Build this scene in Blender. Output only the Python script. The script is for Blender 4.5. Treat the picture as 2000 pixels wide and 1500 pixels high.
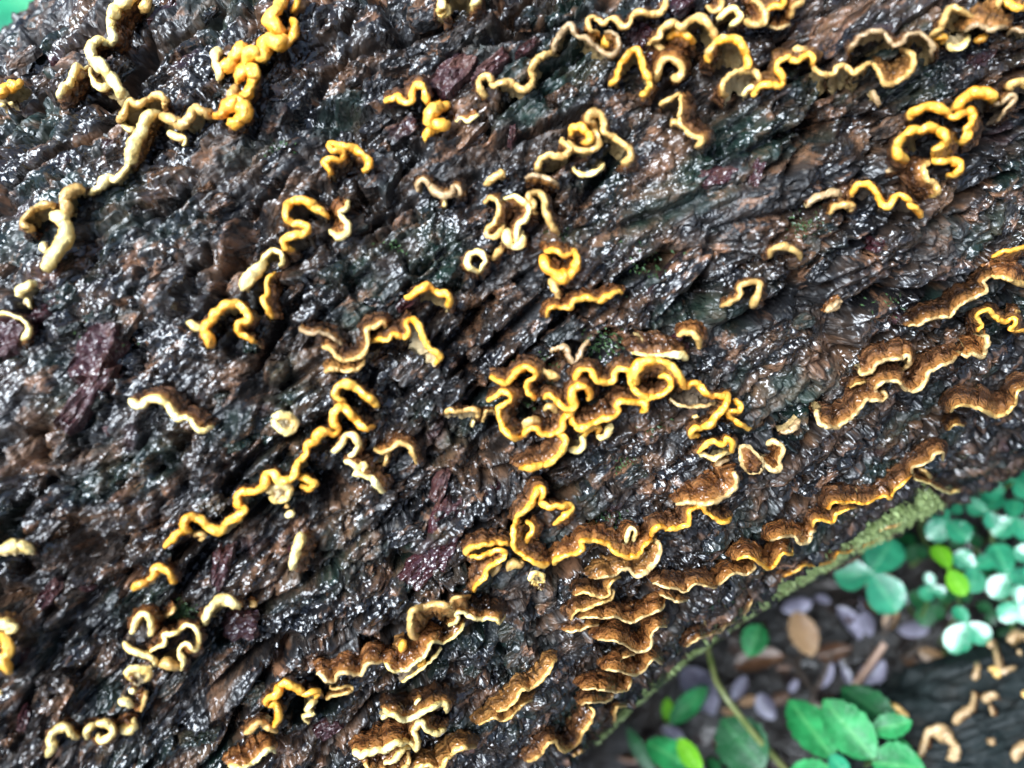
import bpy, math, random
import numpy as np
from mathutils import Vector, Matrix
from mathutils.bvhtree import BVHTree

# ------------------------------------------------------------------ camera, light, exposure
SC = bpy.context.scene
for o in list(bpy.data.objects): bpy.data.objects.remove(o)
COL = SC.collection
random.seed(7); RNG = np.random.default_rng(7)

PITCH, ROLL = math.radians(55), math.radians(37.5)
FPX = 1732.0                                  # focal length in photo pixels (2000 wide)
LOG_R, GROUND = 0.203, 0.0
LOG_O = Vector((0, 0, 0.215))                 # middle of the log's axis
X, Z = Vector((1, 0, 0)), Vector((0, 0, 1))
FWD = Vector((0, math.cos(PITCH), -math.sin(PITCH)))
NDN = Vector((0, -math.sin(PITCH), -math.cos(PITCH)))      # across the log, down its near flank
RIGHT = X * math.cos(ROLL) + NDN * math.sin(ROLL)
UP = X * math.sin(ROLL) - NDN * math.cos(ROLL)
CAM = LOG_O - 0.438 * (math.cos(math.radians(6.9)) * FWD - math.sin(math.radians(6.9)) * NDN)
cd = bpy.data.cameras.new('camera'); cam = bpy.data.objects.new('camera', cd); COL.objects.link(cam)
m = Matrix.Identity(4)
for i in range(3):
    m[i][0], m[i][1], m[i][2], m[i][3] = RIGHT[i], UP[i], -FWD[i], CAM[i]
cam.matrix_world = m
cd.sensor_width = 36; cd.lens = 36 * FPX / 2000
cd.clip_start = 0.01; cd.clip_end = 500
cd.dof.use_dof = True; cd.dof.focus_distance = 0.260
cd.dof.aperture_fstop = cd.lens / 5.0         # a 5 mm opening
SC.camera = cam

SUN_DIR = Vector((-0.30, -0.10, 0.95)).normalized()       # towards the bright part of the overcast sky
w = bpy.data.worlds.new('World'); SC.world = w; w.use_nodes = True
nt = w.node_tree
sky = nt.nodes.new('ShaderNodeTexSky'); sky.sky_type = 'NISHITA'; sky.sun_disc = False
sky.sun_elevation = math.asin(SUN_DIR.z); sky.sun_rotation = math.atan2(SUN_DIR.x, SUN_DIR.y)
sky.dust_density = 2.5
nt.links.new(sky.outputs[0], nt.nodes['Background'].inputs[0])
nt.nodes['Background'].inputs[1].default_value = 0.08
sl = bpy.data.lights.new('sun', 'SUN'); sl.energy = 5.0; sl.angle = math.radians(42); sl.color = (0.80, 0.90, 1.0)
so = bpy.data.objects.new('sun', sl); COL.objects.link(so)
so.rotation_euler = SUN_DIR.to_track_quat('Z', 'Y').to_euler()
SC.view_settings.view_transform = 'Standard'; SC.view_settings.look = 'None'
SC.view_settings.exposure = 1.32; SC.view_settings.gamma = 1
SC.cycles.use_denoising = True
SC.cycles.use_adaptive_sampling = True; SC.cycles.adaptive_threshold = 0.04; SC.cycles.adaptive_min_samples = 16
SC.cycles.max_bounces = 4; SC.cycles.diffuse_bounces = 2; SC.cycles.glossy_bounces = 2

def pix_dir(x, y):
    return (FWD * FPX + RIGHT * (x - 1000) + UP * (750 - y)).normalized()
def pix_at_z(x, y, z):
    d = pix_dir(x, y); return CAM + d * ((z - CAM.z) / d.z)

# ------------------------------------------------------------------ object helpers
def tag(o, label=None, cat=None, group=None, kind=None):
    if label: o['label'] = label
    if cat: o['category'] = cat
    if group: o['group'] = group
    if kind: o['kind'] = kind
    return o
def empty(name, loc=(0, 0, 0), label=None, cat=None, group=None):
    o = bpy.data.objects.new(name, None); COL.objects.link(o); o.location = loc; o.empty_display_size = 0.01
    return tag(o, label, cat, group)
def link(name, me, parent=None, mat=None):
    o = bpy.data.objects.new(name, me); COL.objects.link(o)
    if mat is not None and not me.materials: me.materials.append(mat)
    if parent is not None:
        o.parent = parent; o.matrix_parent_inverse = Matrix.Translation(-Vector(parent.location))
    return o
def mesh_np(name, V, Q, smooth=True, attrs=None):
    """V (n,3), Q (m,4) or (m,3) arrays -> mesh, with optional float / vector point attributes"""
    V = np.asarray(V, np.float32); Q = np.asarray(Q, np.int32)
    me = bpy.data.meshes.new(name); k = Q.shape[1]
    me.vertices.add(len(V)); me.vertices.foreach_set('co', V.ravel())
    me.loops.add(Q.size); me.loops.foreach_set('vertex_index', Q.ravel())
    me.polygons.add(len(Q)); me.polygons.foreach_set('loop_start', np.arange(0, Q.size, k, dtype=np.int32))
    me.polygons.foreach_set('use_smooth', np.full(len(Q), smooth))
    for an, a in (attrs or {}).items():
        a = np.asarray(a, np.float32)
        if a.ndim == 2:
            me.attributes.new(an, 'FLOAT_VECTOR', 'POINT').data.foreach_set('vector', a.ravel())
        else:
            me.attributes.new(an, 'FLOAT', 'POINT').data.foreach_set('value', a)
    me.update(); me.validate()
    return me
def grid_quads(nu, nv, closed_u=False):
    iu = np.arange(nu if closed_u else nu - 1); jv = np.arange(nv - 1)
    I, J = np.meshgrid(iu, jv, indexing='ij'); I2 = (I + 1) % nu
    return np.stack([I * nv + J, I2 * nv + J, I2 * nv + J + 1, I * nv + J + 1], -1).reshape(-1, 4)

# ------------------------------------------------------------------ noise in numpy
PERM = RNG.permutation(256); PERM = np.concatenate([PERM, PERM])
GR = np.stack([np.cos(np.arange(16) * math.tau / 16), np.sin(np.arange(16) * math.tau / 16)], 1)
def perlin(x, y, seed=0):
    xi = np.floor(x).astype(np.int64); yi = np.floor(y).astype(np.int64)
    xf, yf = x - xi, y - yi
    def g(a, b):
        h = PERM[(PERM[(a + seed * 37) & 255] + b + seed * 11) & 255] & 15
        return GR[h]
    u = xf * xf * xf * (xf * (xf * 6 - 15) + 10); v = yf * yf * yf * (yf * (yf * 6 - 15) + 10)
    def dot(gg, dx, dy): return gg[..., 0] * dx + gg[..., 1] * dy
    a = dot(g(xi, yi), xf, yf); b = dot(g(xi + 1, yi), xf - 1, yf)
    c = dot(g(xi, yi + 1), xf, yf - 1); d = dot(g(xi + 1, yi + 1), xf - 1, yf - 1)
    return 1.5 * ((a + (b - a) * u) * (1 - v) + (c + (d - c) * u) * v)
def fbm(x, y, seed=0, o=3):
    r, a = 0, 1.0
    for k in range(o):
        r = r + a * perlin(x, y, seed + k); x, y, a = x * 2.03 + 5.1, y * 2.03 + 3.7, a * 0.5
    return r
def worley(x, y, seed=0):
    xi = np.floor(x).astype(np.int64); yi = np.floor(y).astype(np.int64)
    f1 = np.full(x.shape, 9.0); f2 = np.full(x.shape, 9.0); cid = np.zeros(x.shape, np.int64)
    ox, oy = np.zeros(x.shape), np.zeros(x.shape)
    for i in (-1, 0, 1):
        for j in (-1, 0, 1):
            h = PERM[(PERM[(xi + i + seed * 17) & 255] + yi + j) & 255]
            h2 = PERM[h + 91]
            dx = xi + i + 0.1 + 0.8 * h / 255 - x; dy = yi + j + 0.1 + 0.8 * h2 / 255 - y
            d = dx * dx + dy * dy
            nr = d < f1
            f2 = np.where(nr, f1, np.minimum(f2, d)); f1 = np.where(nr, d, f1)
            cid = np.where(nr, h * 3 + h2, cid); ox = np.where(nr, dx, ox); oy = np.where(nr, dy, oy)
    return np.sqrt(f1), np.sqrt(f2), cid, ox, oy
def sstep(a, b, x):
    t = np.clip((x - a) / (b - a), 0, 1); return t * t * (3 - 2 * t)

# ------------------------------------------------------------------ node helpers
def new_mat(name):
    mt = bpy.data.materials.new(name); mt.use_nodes = True
    t = mt.node_tree; p = t.nodes['Principled BSDF']
    return mt, t, p
def nd(t, typ, **kw):
    n = t.nodes.new(typ)
    for k, v in kw.items():
        if k in n.inputs.keys() if hasattr(n.inputs, 'keys') else False: n.inputs[k].default_value = v
        else: setattr(n, k, v)
    return n
def ramp(t, src, stops):
    r = t.nodes.new('ShaderNodeValToRGB'); e = r.color_ramp.elements
    while len(e) > 1: e.remove(e[-1])
    for i, (p, c) in enumerate(stops):
        q = e[0] if i == 0 else e.new(p)
        q.position = p; q.color = (c[0], c[1], c[2], 1) if hasattr(c, '__len__') else (c, c, c, 1)
    t.links.new(src, r.inputs[0]); return r.outputs[0]
def mix(t, fac, a, b, mode='MIX'):
    n = t.nodes.new('ShaderNodeMix'); n.data_type = 'RGBA'; n.blend_type = mode
    for k, v in ((0, fac), (6, a), (7, b)):
        if isinstance(v, (int, float)): n.inputs[k].default_value = v
        elif isinstance(v, tuple): n.inputs[k].default_value = (*v[:3], 1)
        else: t.links.new(v, n.inputs[k])
    return n.outputs[2]
def noise(t, vec, scale, detail=3, rough=0.55, dist=0.0):
    n = t.nodes.new('ShaderNodeTexNoise'); n.inputs['Scale'].default_value = scale
    n.inputs['Detail'].default_value = detail; n.inputs['Roughness'].default_value = rough
    n.inputs['Distortion'].default_value = dist
    if vec is not None: t.links.new(vec, n.inputs['Vector'])
    return n.outputs[0]
def mapping(t, vec, scale=(1, 1, 1), loc=(0, 0, 0), rot=(0, 0, 0)):
    n = t.nodes.new('ShaderNodeMapping'); n.inputs['Scale'].default_value = scale
    n.inputs['Location'].default_value = loc; n.inputs['Rotation'].default_value = rot
    t.links.new(vec, n.inputs['Vector']); return n.outputs[0]
def bump(t, height, dist, strength=1.0, normal=None):
    n = t.nodes.new('ShaderNodeBump'); n.inputs['Distance'].default_value = dist; n.inputs['Strength'].default_value = strength
    t.links.new(height, n.inputs['Height'])
    if normal is not None: t.links.new(normal, n.inputs['Normal'])
    return n.outputs[0]
def attr(t, name):
    n = t.nodes.new('ShaderNodeAttribute'); n.attribute_name = name; return n
# ------------------------------------------------------------------ bark material
def bark_material(name, lift=1.0, red=0.0, dark=0.0, bead=1.0):
    mt, t, p = new_mat(name)
    if red:
        co = t.nodes.new('ShaderNodeNewGeometry').outputs['Position']
    else: co = attr(t, 'grain').outputs['Vector']
    base = ramp(t, noise(t, mapping(t, co, (38, 85, 60)), 1, 5, 0.62, 0.6),
                [(0.32, (0.005, 0.005, 0.006)), (0.46, (0.010, 0.009, 0.009)), (0.56, (0.030, 0.019, 0.013)), (0.68, (0.14, 0.072, 0.038))])
    tan = ramp(t, noise(t, mapping(t, co, (70, 150, 90), (3, 1, 0)), 1, 4, 0.7, 0.4), [(0.56, 0), (0.67, 0.95)])
    c = mix(t, tan, base, (0.18 * lift, 0.088 * lift, 0.046 * lift))
    alg = ramp(t, noise(t, mapping(t, co, (22, 40, 30), (7, 2, 0)), 1, 4, 0.6), [(0.52, 0), (0.68, 0.75)])
    c = mix(t, alg, c, (0.008, 0.026, 0.018))
    pur = ramp(t, noise(t, mapping(t, co, (26, 46, 30), (1, 9, 0)), 1, 2, 0.5), [(0.66, 0), (0.74, 0.8)])
    c = mix(t, pur, c, (0.055, 0.014, 0.016))
    if red: c = mix(t, red, c, (0.045, 0.010, 0.013))
    speck = ramp(t, noise(t, mapping(t, co, (420, 700, 500)), 1, 2, 0.6), [(0.62, 0), (0.70, 0.4)])
    c = mix(t, speck, c, (0.13, 0.11, 0.09))
    if dark: c = mix(t, dark, c, (0.006, 0.010, 0.010))
    t.links.new(c, p.inputs['Base Color'])
    rg = ramp(t, noise(t, mapping(t, co, (160, 240, 200)), 1, 3, 0.6), [(0.35, 0.12), (0.7, 0.30)])
    dn = noise(t, mapping(t, co, (30, 60, 40), (4, 4, 0)), 1, 3, 0.65, 0.5)
    dry = ramp(t, dn, [(0.44, 0.0), (0.62, 0.40)])
    rg = mix(t, 1.0, rg, dry, 'ADD')
    if bead < 1: p.inputs['Specular IOR Level'].default_value = 0.2; rg = mix(t, 1.0, rg, (0.4, 0.4, 0.4), 'ADD')
    t.links.new(rg, p.inputs['Roughness'])
    p.inputs['IOR'].default_value = 1.52
    cw = ramp(t, dn, [(0.44, 1.0), (0.62, 0.05)]); t.links.new(cw, p.inputs['Coat Weight']) if bead >= 1 else None; p.inputs['Coat Roughness'].default_value = 0.12; p.inputs['Coat IOR'].default_value = 1.36
    b1 = noise(t, mapping(t, co, (300, 640, 500)), 1, 1, 0.5, 0.5)
    b2 = noise(t, mapping(t, co, (1200, 1500, 1400)), 1, 0, 0.5)
    vo = t.nodes.new('ShaderNodeTexVoronoi'); vo.voronoi_dimensions = '2D'; vo.inputs['Scale'].default_value = 1
    t.links.new(mapping(t, co, (400, 760, 600)), vo.inputs['Vector'])
    inv = t.nodes.new('ShaderNodeMath'); inv.operation = 'SUBTRACT'; inv.inputs[0].default_value = 1.0; t.links.new(vo.outputs['Distance'], inv.inputs[1])
    lvl = ramp(t, noise(t, mapping(t, co, (75, 130, 90), (2, 5, 0)), 1, 2, 0.6), [(0.42, 0.05), (0.64, 1.0)])
    bm = t.nodes.new('ShaderNodeMath'); bm.operation = 'MULTIPLY'; t.links.new(inv.outputs[0], bm.inputs[0]); t.links.new(lvl, bm.inputs[1])
    nrm = bump(t, bm.outputs[0], 0.0008 * bead)
    nrm = bump(t, b1, 0.0011 * bead, 1.0, nrm)
    nrm = bump(t, b2, 0.0002, 1.0, nrm)
    t.links.new(nrm, p.inputs['Normal']); t.links.new(nrm, p.inputs['Coat Normal'])
    return mt
M_BARK = bark_material('wet_bark')
M_RED = bark_material('reddish_bark', 1.0, 0.7)
M_BARK2 = bark_material('dark_wet_bark', 0.4, 0.0, 0.92, 0.35)
M_FLAKE = bark_material('bark_flake_brown', 1.2, 0.0001)

# ------------------------------------------------------------------ the log: a bent tube with fissured bark
VIEW_T = math.atan2((CAM - LOG_O).z, -(CAM - LOG_O).y)        # angle of the camera round the log, 0 = front, 90 = top
BEND = 1 / (2 * 0.95)
def log_axis(s): return np.stack([s, -BEND * s * s, 0 * s], -1) + np.array(LOG_O)
def log_point(s, th, h):
    """s along the axis (m), th = angle from the camera side (rad, + = up over the top), h = height over the bark's mean surface"""
    a = VIEW_T + th
    # local frame turned with the bend
    yaw = -2 * BEND * s
    tx = 1 / np.sqrt(1 + yaw * yaw); ty = yaw * tx
    nx, ny = ty, -tx                                           # horizontal outward (front)
    flare = 0.030 * sstep(0.12, 0.42, -s) - 0.016 * sstep(0.08, 0.4, s)
    r = LOG_R + flare + h + 0.004 * np.sin(3 * a + 9 * s) + 0.003 * np.sin(5 * a - 14 * s)
    P = log_axis(s)
    return P + np.stack([nx * r * np.cos(a), ny * r * np.cos(a), r * np.sin(a)], -1)
def bark_height(s, t):
    """relief in metres; s along the grain, t across it"""
    q = 0.0028 * perlin(s * 22, t * 26, 1) + 0.006 * perlin(s * 6, t * 6, 2)
    t = t + q; s = s + 0.004 * perlin(s * 40, t * 40, 3)
    h = 0.0035 * perlin(s * 10, t * 18, 4) + 0.0018 * fbm(s * 35, t * 70, 5, 2)
    # long grooves between the ridges
    g = 1 - np.abs(perlin(s * 16, t * 62, 8)); h = h - 0.0100 * sstep(0.84, 1.0, g) * sstep(-0.35, 0.25, perlin(s * 20, t * 20, 9))
    g = 1 - np.abs(perlin(s * 48, t * 150, 10)); h = h - 0.0026 * sstep(0.80, 1.0, g) * sstep(-0.3, 0.3, perlin(s * 30, t * 40, 11))
    # broken plates, then chips, then crumbs: each piece has its own height and tilt, with cracks between
    wx, wy = perlin(s * 90, t * 120, 12), perlin(s * 90, t * 120, 13)
    for (fs, ft, hgt, slope, crack, cw, sd, mk) in ((34, 96, 0.0034, 0.28, 0.0036, 0.12, 1, 14), (60, 185, 0.0014, 0.28, 0.0016, 0.12, 2, 15), (150, 420, 0.0006, 0.30, 0.0005, 0.2, 3, 16)):
        f1, f2, c, ox, oy = worley(s * fs + 0.5 * wx, t * ft + 0.5 * wy, sd)
        r1 = (c * 7919 % 997) / 997.0; r2 = (c * 104729 % 991) / 991.0; r3 = (c * 1299709 % 983) / 983.0
        m_ = 0.35 + 0.65 * sstep(-0.3, 0.2, perlin(s * fs * 0.25, t * ft * 0.2, mk))
        h = h + m_ * (hgt * (r1 - 0.5) + 2 * slope * ((r2 - 0.5) * ox / fs + (r3 - 0.5) * oy / ft) - crack * (1 - sstep(0.0, cw, f2 - f1)))
        wx, wy = perlin(s * fs * 2.2, t * ft * 1.6, sd + 40), perlin(s * fs * 2.2, t * ft * 1.6, sd + 50)
    f1, f2, c, ox, oy = worley(s * 270 + 0.6 * wx, t * 520 + 0.6 * wy, 5)
    h = h + 0.0005 * (0.5 - f1)
    # long thin splits and fibre ridges along the grain
    g = 1 - np.abs(perlin(s * 11, t * 105, 60)); h = h - 0.0045 * sstep(0.90, 1.0, g) * sstep(-0.1, 0.35, perlin(s * 13, t * 26, 61))
    h = h + 0.0007 * perlin(s * 70, t * 420, 62)
    h = h + 0.0006 * fbm(s * 260, t * 480, 18, 2) + 0.0003 * perlin(s * 700, t * 900, 20)
    return h
def spaced(a, b, fine0, fine1, step, coarse):
    return np.concatenate([np.arange(a, fine0, coarse), np.arange(fine0, fine1, step), np.arange(fine1, b + coarse, coarse)])
S = spaced(-1.1, 1.3, -0.30, 0.31, 0.00062, 0.006)
full = 2 * math.pi
TH = np.concatenate([np.arange(-1.20, 1.22, 0.0031), np.linspace(1.22, full - 1.20, 120)[:-1]])
SG, TG = np.meshgrid(S, TH, indexing='ij')
HH = bark_height(SG, TG * LOG_R)
V = log_point(SG, TG, HH)
nS, nT = SG.shape
Q = grid_quads(nS, nT)
jl = np.arange(nS - 1)
seam = np.stack([jl * nT + nT - 1, (jl + 1) * nT + nT - 1, (jl + 1) * nT, jl * nT], -1)
Q = np.concatenate([Q, seam])
G = np.stack([SG, TG * LOG_R, 0.3 * HH], -1)
log_root = empty('fallen_log', (0, 0, 0), 'thick fallen log with wet black bark covered in yellow fungi', 'log')
me = mesh_np('bark', V.reshape(-1, 3), Q, True, {'grain': G.reshape(-1, 3)})
bark = link('bark', me, log_root, M_BARK)

# smooth stand-in of the same tube, only for finding where a line of sight meets the bark (not linked to the scene)
s_ = np.linspace(-0.6, 0.8, 350); t_ = np.linspace(-1.55, 1.7, 220)
s2, t2 = np.meshgrid(s_, t_, indexing='ij')
vs = log_point(s2, t2, 0.0005 + 0 * s2).reshape(-1, 3)
BVH = BVHTree.FromPolygons([tuple(v) for v in vs], grid_quads(*s2.shape).tolist())
AXN = np.array(LOG_O)
def on_log(x, y):
    """photo pixel -> point on the bark, outward normal (nearest point of the flank if the line of sight just misses)"""
    d = pix_dir(x, y); hit = BVH.ray_cast(CAM, d)
    if hit[0] is None:
        hit = BVH.find_nearest(CAM + d * 0.39)
    p, n = hit[0], hit[1]
    if n.dot(CAM - p) < 0 and n.dot(p - Vector((p.x, -BEND * p.x * p.x, LOG_O.z))) < 0: n = -n
    return p, n, d
def log_frame(p, n):
    yaw = -2 * BEND * p.x
    ax = Vector((1, yaw, 0)).normalized(); b = n.cross(ax).normalized(); ax = b.cross(n).normalized()
    return ax, b
# ------------------------------------------------------------------ fungus materials
def fungus_mat(name, c0, c1, c2, rough=0.30, scale=240, bumpd=0.0006, fuzz=False, sss=0.0):
    mt, t, p = new_mat(name)
    co = t.nodes.new('ShaderNodeTexCoord').outputs['Object']
    oi = t.nodes.new('ShaderNodeObjectInfo').outputs['Random']
    n = noise(t, co, scale * (1.1 if fuzz else 0.5), 5, 0.68, 0.4)
    c = ramp(t, n, [(0.32, c0), (0.5, c1), (0.68, c2)])
    v = attr(t, 'v').outputs['Fac']
    if fuzz:      # a cap: zones across it, pale towards the rim
        wv = t.nodes.new('ShaderNodeMath'); wv.operation = 'MULTIPLY_ADD'; t.links.new(v, wv.inputs[0]); wv.inputs[1].default_value = 3.2
        t.links.new(n, wv.inputs[2])
        sn = t.nodes.new('ShaderNodeMath'); sn.operation = 'SINE'
        w2 = t.nodes.new('ShaderNodeMath'); w2.operation = 'MULTIPLY'; t.links.new(wv.outputs[0], w2.inputs[0]); w2.inputs[1].default_value = 5.0
        t.links.new(w2.outputs[0], sn.inputs[0])
        z = ramp(t, sn.outputs[0], [(0.1, 0.0), (0.9, 0.75)])
        c = mix(t, z, c, tuple(x * 0.45 for x in c0))
        edge = ramp(t, v, [(0.80, 0.0), (0.90, 0.3), (1.0, 0.8)])
        c = mix(t, edge, c, (0.36, 0.15, 0.035))
    if name.startswith('underside'):
        c = mix(t, ramp(t, v, [(0.82, 0.0), (1.0, 0.7)]), c, (0.55, 0.32, 0.08))
    if name.startswith('rim'):     # brownish where the rim grows out of the cap, pale along the outer lip
        c = mix(t, ramp(t, v, [(0.05, 0.7), (0.40, 0.0)]), c, tuple(x * 0.6 for x in c0))
        c = mix(t, ramp(t, v, [(0.75, 0.0), (1.0, 0.45)]), c, tuple(min(0.92, x * 1.05 + 0.02) for x in c2))
    h = t.nodes.new('ShaderNodeHueSaturation'); t.links.new(c, h.inputs['Color'])
    mm = t.nodes.new('ShaderNodeMapRange'); t.links.new(oi, mm.inputs[0]); mm.inputs[3].default_value = 0.82; mm.inputs[4].default_value = 1.12
    t.links.new(mm.outputs[0], h.inputs['Value'])
    sp = ramp(t, noise(t, co, 900, 2, 0.5), [(0.70, 0.0), (0.76, 0.5)])
    out = mix(t, sp, h.outputs[0], tuple(x * 0.35 for x in c0))
    t.links.new(out, p.inputs['Base Color'])
    p.inputs['Roughness'].default_value = rough
    if sss:
        p.inputs['Subsurface Weight'].default_value = sss; p.inputs['Subsurface Radius'].default_value = (0.002, 0.001, 0.0004)
        p.inputs['Subsurface Scale'].default_value = 0.6
    b = noise(t, co, scale * 2.2, 1 if fuzz else 3, 0.6)
    nrm = bump(t, b, bumpd * (1.1 if fuzz else 1.5))
    if fuzz:
        nrm = bump(t, noise(t, co, scale * 4.2, 0, 0.5), bumpd * 0.35, 1, nrm)
    t.links.new(nrm, p.inputs['Normal'])
    if True:
        p.inputs['Coat Weight'].default_value = 0.5 if fuzz else 0.25; p.inputs['Coat Roughness'].default_value = 0.15; t.links.new(nrm, p.inputs['Coat Normal'])
    return mt
RIM = {
 'Y': fungus_mat('rim_yellow', (0.66, 0.21, 0.010), (0.88, 0.355, 0.022), (0.93, 0.53, 0.09)),
 'O': fungus_mat('rim_orange', (0.52, 0.16, 0.012), (0.76, 0.30, 0.020), (0.84, 0.43, 0.05)),
 'P': fungus_mat('rim_cream', (0.68, 0.39, 0.085), (0.88, 0.59, 0.18), (0.95, 0.78, 0.37)),
 'T': fungus_mat('rim_tan', (0.34, 0.17, 0.04), (0.55, 0.31, 0.085), (0.68, 0.43, 0.14)),
 'G': fungus_mat('rim_grey_tan', (0.16, 0.09, 0.045), (0.34, 0.21, 0.095), (0.46, 0.31, 0.15)),
 'B': fungus_mat('rim_buff', (0.42, 0.22, 0.06), (0.58, 0.36, 0.13), (0.70, 0.50, 0.23))}
CAPM = {
 'b': fungus_mat('cap_brown', (0.036, 0.014, 0.006), (0.098, 0.041, 0.017), (0.20, 0.092, 0.038), 0.24, 300, 0.0009, True),
 'r': fungus_mat('cap_rust', (0.062, 0.020, 0.007), (0.155, 0.058, 0.018), (0.29, 0.125, 0.042), 0.22, 300, 0.0009, True),
 'd': fungus_mat('cap_dark', (0.012, 0.006, 0.004), (0.032, 0.014, 0.006), (0.075, 0.030, 0.011), 0.24, 300, 0.0009, True),
 't': fungus_mat('cap_tan', (0.09, 0.036, 0.010), (0.19, 0.083, 0.022), (0.32, 0.16, 0.048), 0.38, 300, 0.0009, True)}
UNDM = {
 'k': fungus_mat('underside_khaki', (0.17, 0.11, 0.042), (0.31, 0.21, 0.085), (0.48, 0.35, 0.17), 0.45, 160, 0.0006),
 'p': fungus_mat('underside_pale', (0.40, 0.28, 0.13), (0.56, 0.42, 0.22), (0.70, 0.58, 0.36), 0.45, 160, 0.0006),
 'g': fungus_mat('underside_grey', (0.055, 0.036, 0.024), (0.12, 0.082, 0.052), (0.25, 0.19, 0.125), 0.42, 160, 0.0006)}

TILE = {1: (0, 0), 2: (500, 0), 3: (1000, 0), 4: (1480, 0), 5: (0, 500), 6: (500, 500), 7: (1000, 500), 8: (1480, 500),
        9: (0, 980), 10: (500, 980), 11: (1000, 980), 12: (1480, 980)}
K = 520 / 1500.0

def resample(P, step):
    P = np.asarray(P, float)
    # Catmull-Rom through the traced points, then even spacing
    if len(P) > 2:
        Pe = np.vstack([2 * P[0] - P[1], P, 2 * P[-1] - P[-2]]); out = []
        for i in range(1, len(Pe) - 2):
            p0, p1, p2, p3 = Pe[i - 1:i + 3]
            u = np.linspace(0, 1, 12, endpoint=False)[:, None]
            out.append(0.5 * ((2 * p1) + (p2 - p0) * u + (2 * p0 - 5 * p1 + 4 * p2 - p3) * u ** 2 + (3 * p1 - p0 - 3 * p2 + p3) * u ** 3))
        P = np.vstack(out + [P[-1:]])
    L = np.concatenate([[0], np.cumsum(np.linalg.norm(np.diff(P, axis=0), axis=1))])
    n = max(5, int(L[-1] / step) + 1)
    q = np.linspace(0, L[-1], n)
    return np.stack([np.interp(q, L, P[:, k]) for k in range(P.shape[1])], 1), L[-1]
def smooth1(P, k):
    n = len(P); k = min(k, 3 * n)
    for _ in range(k):
        Q_ = P.copy(); Q_[1:-1] = 0.25 * P[:-2] + 0.5 * P[1:-1] + 0.25 * P[2:]; P = Q_
    return P
FUNGI_GROUP = 'bracket fungi growing on the fallen log'
NF = [0]
def fungus(tile, pts, wid, col, off, label, h=6.5, loop=False, sm=40, lump=0.20, hit=None, root=None, name='bracket_fungus', group=FUNGI_GROUP):
    """pts: the bright rim as traced (tile units); wid: rim width; col: rim letter + sheet letter; off: where the sheet meets the bark, relative to the rim"""
    NF[0] += 1; seed = NF[0]
    hit = hit or on_log
    ox, oy = TILE[tile] if isinstance(tile, int) else tile
    pp = np.array(pts, float).reshape(-1, 2)
    if loop: pp = np.vstack([pp, pp[:1]])
    wl = np.atleast_1d(np.array(wid, float)); wl = np.interp(np.linspace(0, 1, len(pp)), np.linspace(0, 1, len(wl)), wl) if len(wl) > 1 else np.full(len(pp), wl[0])
    wl = 1.12 * np.where(wl > 60, 60 + (wl - 60) * 0.5, wl)
    A, L = resample(np.column_stack([pp * K + np.array([ox, oy]), wl * K]), 3.2)
    n = len(A); u = np.linspace(0, 1, n); arc = u * L
    rim_px, wpx = A[:, :2], A[:, 2]
    rim_px = rim_px + np.stack([perlin(arc / 11, 0 * arc + seed, 30), perlin(arc / 11, 0 * arc + seed + .5, 31)], 1) * 2.0 + np.stack([perlin(arc / 4.5, 0 * arc + seed, 43), perlin(arc / 4.5, 0 * arc + seed + .5, 44)], 1) * 1.1
    if loop:
        cen = rim_px.mean(0); root_px = cen + 0.02 * (rim_px - cen) + np.array(off) * K
    else:
        root_px = smooth1(rim_px, sm) + np.array(off) * K * ((0.4 + 0.6 * np.clip(np.minimum(arc, L - arc) / 35, 0, 1) ** 0.7) * (1 + 0.45 * perlin(arc / 17, 0 * arc + seed, 38)))[:, None]
        root_px = root_px + 3.0 * np.stack([perlin(arc / 7, 0 * arc + seed, 39), perlin(arc / 7, 0 * arc + seed, 40)], 1)
    if root is not None:
        rp = np.array(root, float).reshape(-1, 2) * K + np.array([ox, oy]); rp, _ = resample(rp, 1.0)
        root_px = np.stack([np.interp(u, np.linspace(0, 1, len(rp)), rp[:, k]) for k in (0, 1)], 1)
    endf = np.ones(n) if loop else np.clip(np.minimum(arc, L - arc) / 22, 0, 1) ** 0.6
    hh = h * 1e-3 * (0.45 + 0.55 * endf) * (1 + 0.22 * perlin(arc / 28, 0 * arc + seed * 1.7, 32))
    rim, root, up, wm = [], [], [], []
    for i in range(n):
        p, nn, d = hit(*rim_px[i]); c = max(0.45, -d.dot(nn))
        q = p - d * (hh[i] / c)
        rim.append(q); up.append(nn); wm.append(wpx[i] / FPX * (q - CAM).dot(FWD))
        p2, n2, d2 = hit(*root_px[i]); root.append(p2 + n2 * (0.001 * h + 0.0003 if loop else -0.0025))
    rim, root, up, wm = np.array(rim), np.array(root), np.array(up), np.array(wm)
    view = np.array(CAM) - rim; view /= np.linalg.norm(view, axis=1, keepdims=True)
    T = np.gradient(rim, axis=0); T /= np.linalg.norm(T, axis=1, keepdims=True) + 1e-12
    O = rim - root; ol = np.linalg.norm(O, axis=1, keepdims=True); O = O / (ol + 1e-12)
    O = smooth1(O, 6); O -= (O * T).sum(1, keepdims=True) * T
    on = np.linalg.norm(O, axis=1, keepdims=True); O = np.where(on > 0.15, O / (on + 1e-12), up)
    B = np.cross(T, O); B /= np.linalg.norm(B, axis=1, keepdims=True) + 1e-12
    sg = np.sign((B * view).sum(1)); sg = 1 if sg.sum() >= 0 else -1
    B = B * sg                                       # B points out of the side that is seen
    # ---- rim: a soft bead along the edge
    lam = np.maximum(7.0, 0.8 * wpx)
    r = 0.5 * wm * (1 + 0.6 * lump * perlin(arc / lam, 0 * arc + seed, 33) + 0.38 * perlin(arc / 26, 0 * arc + seed, 41))
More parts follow.
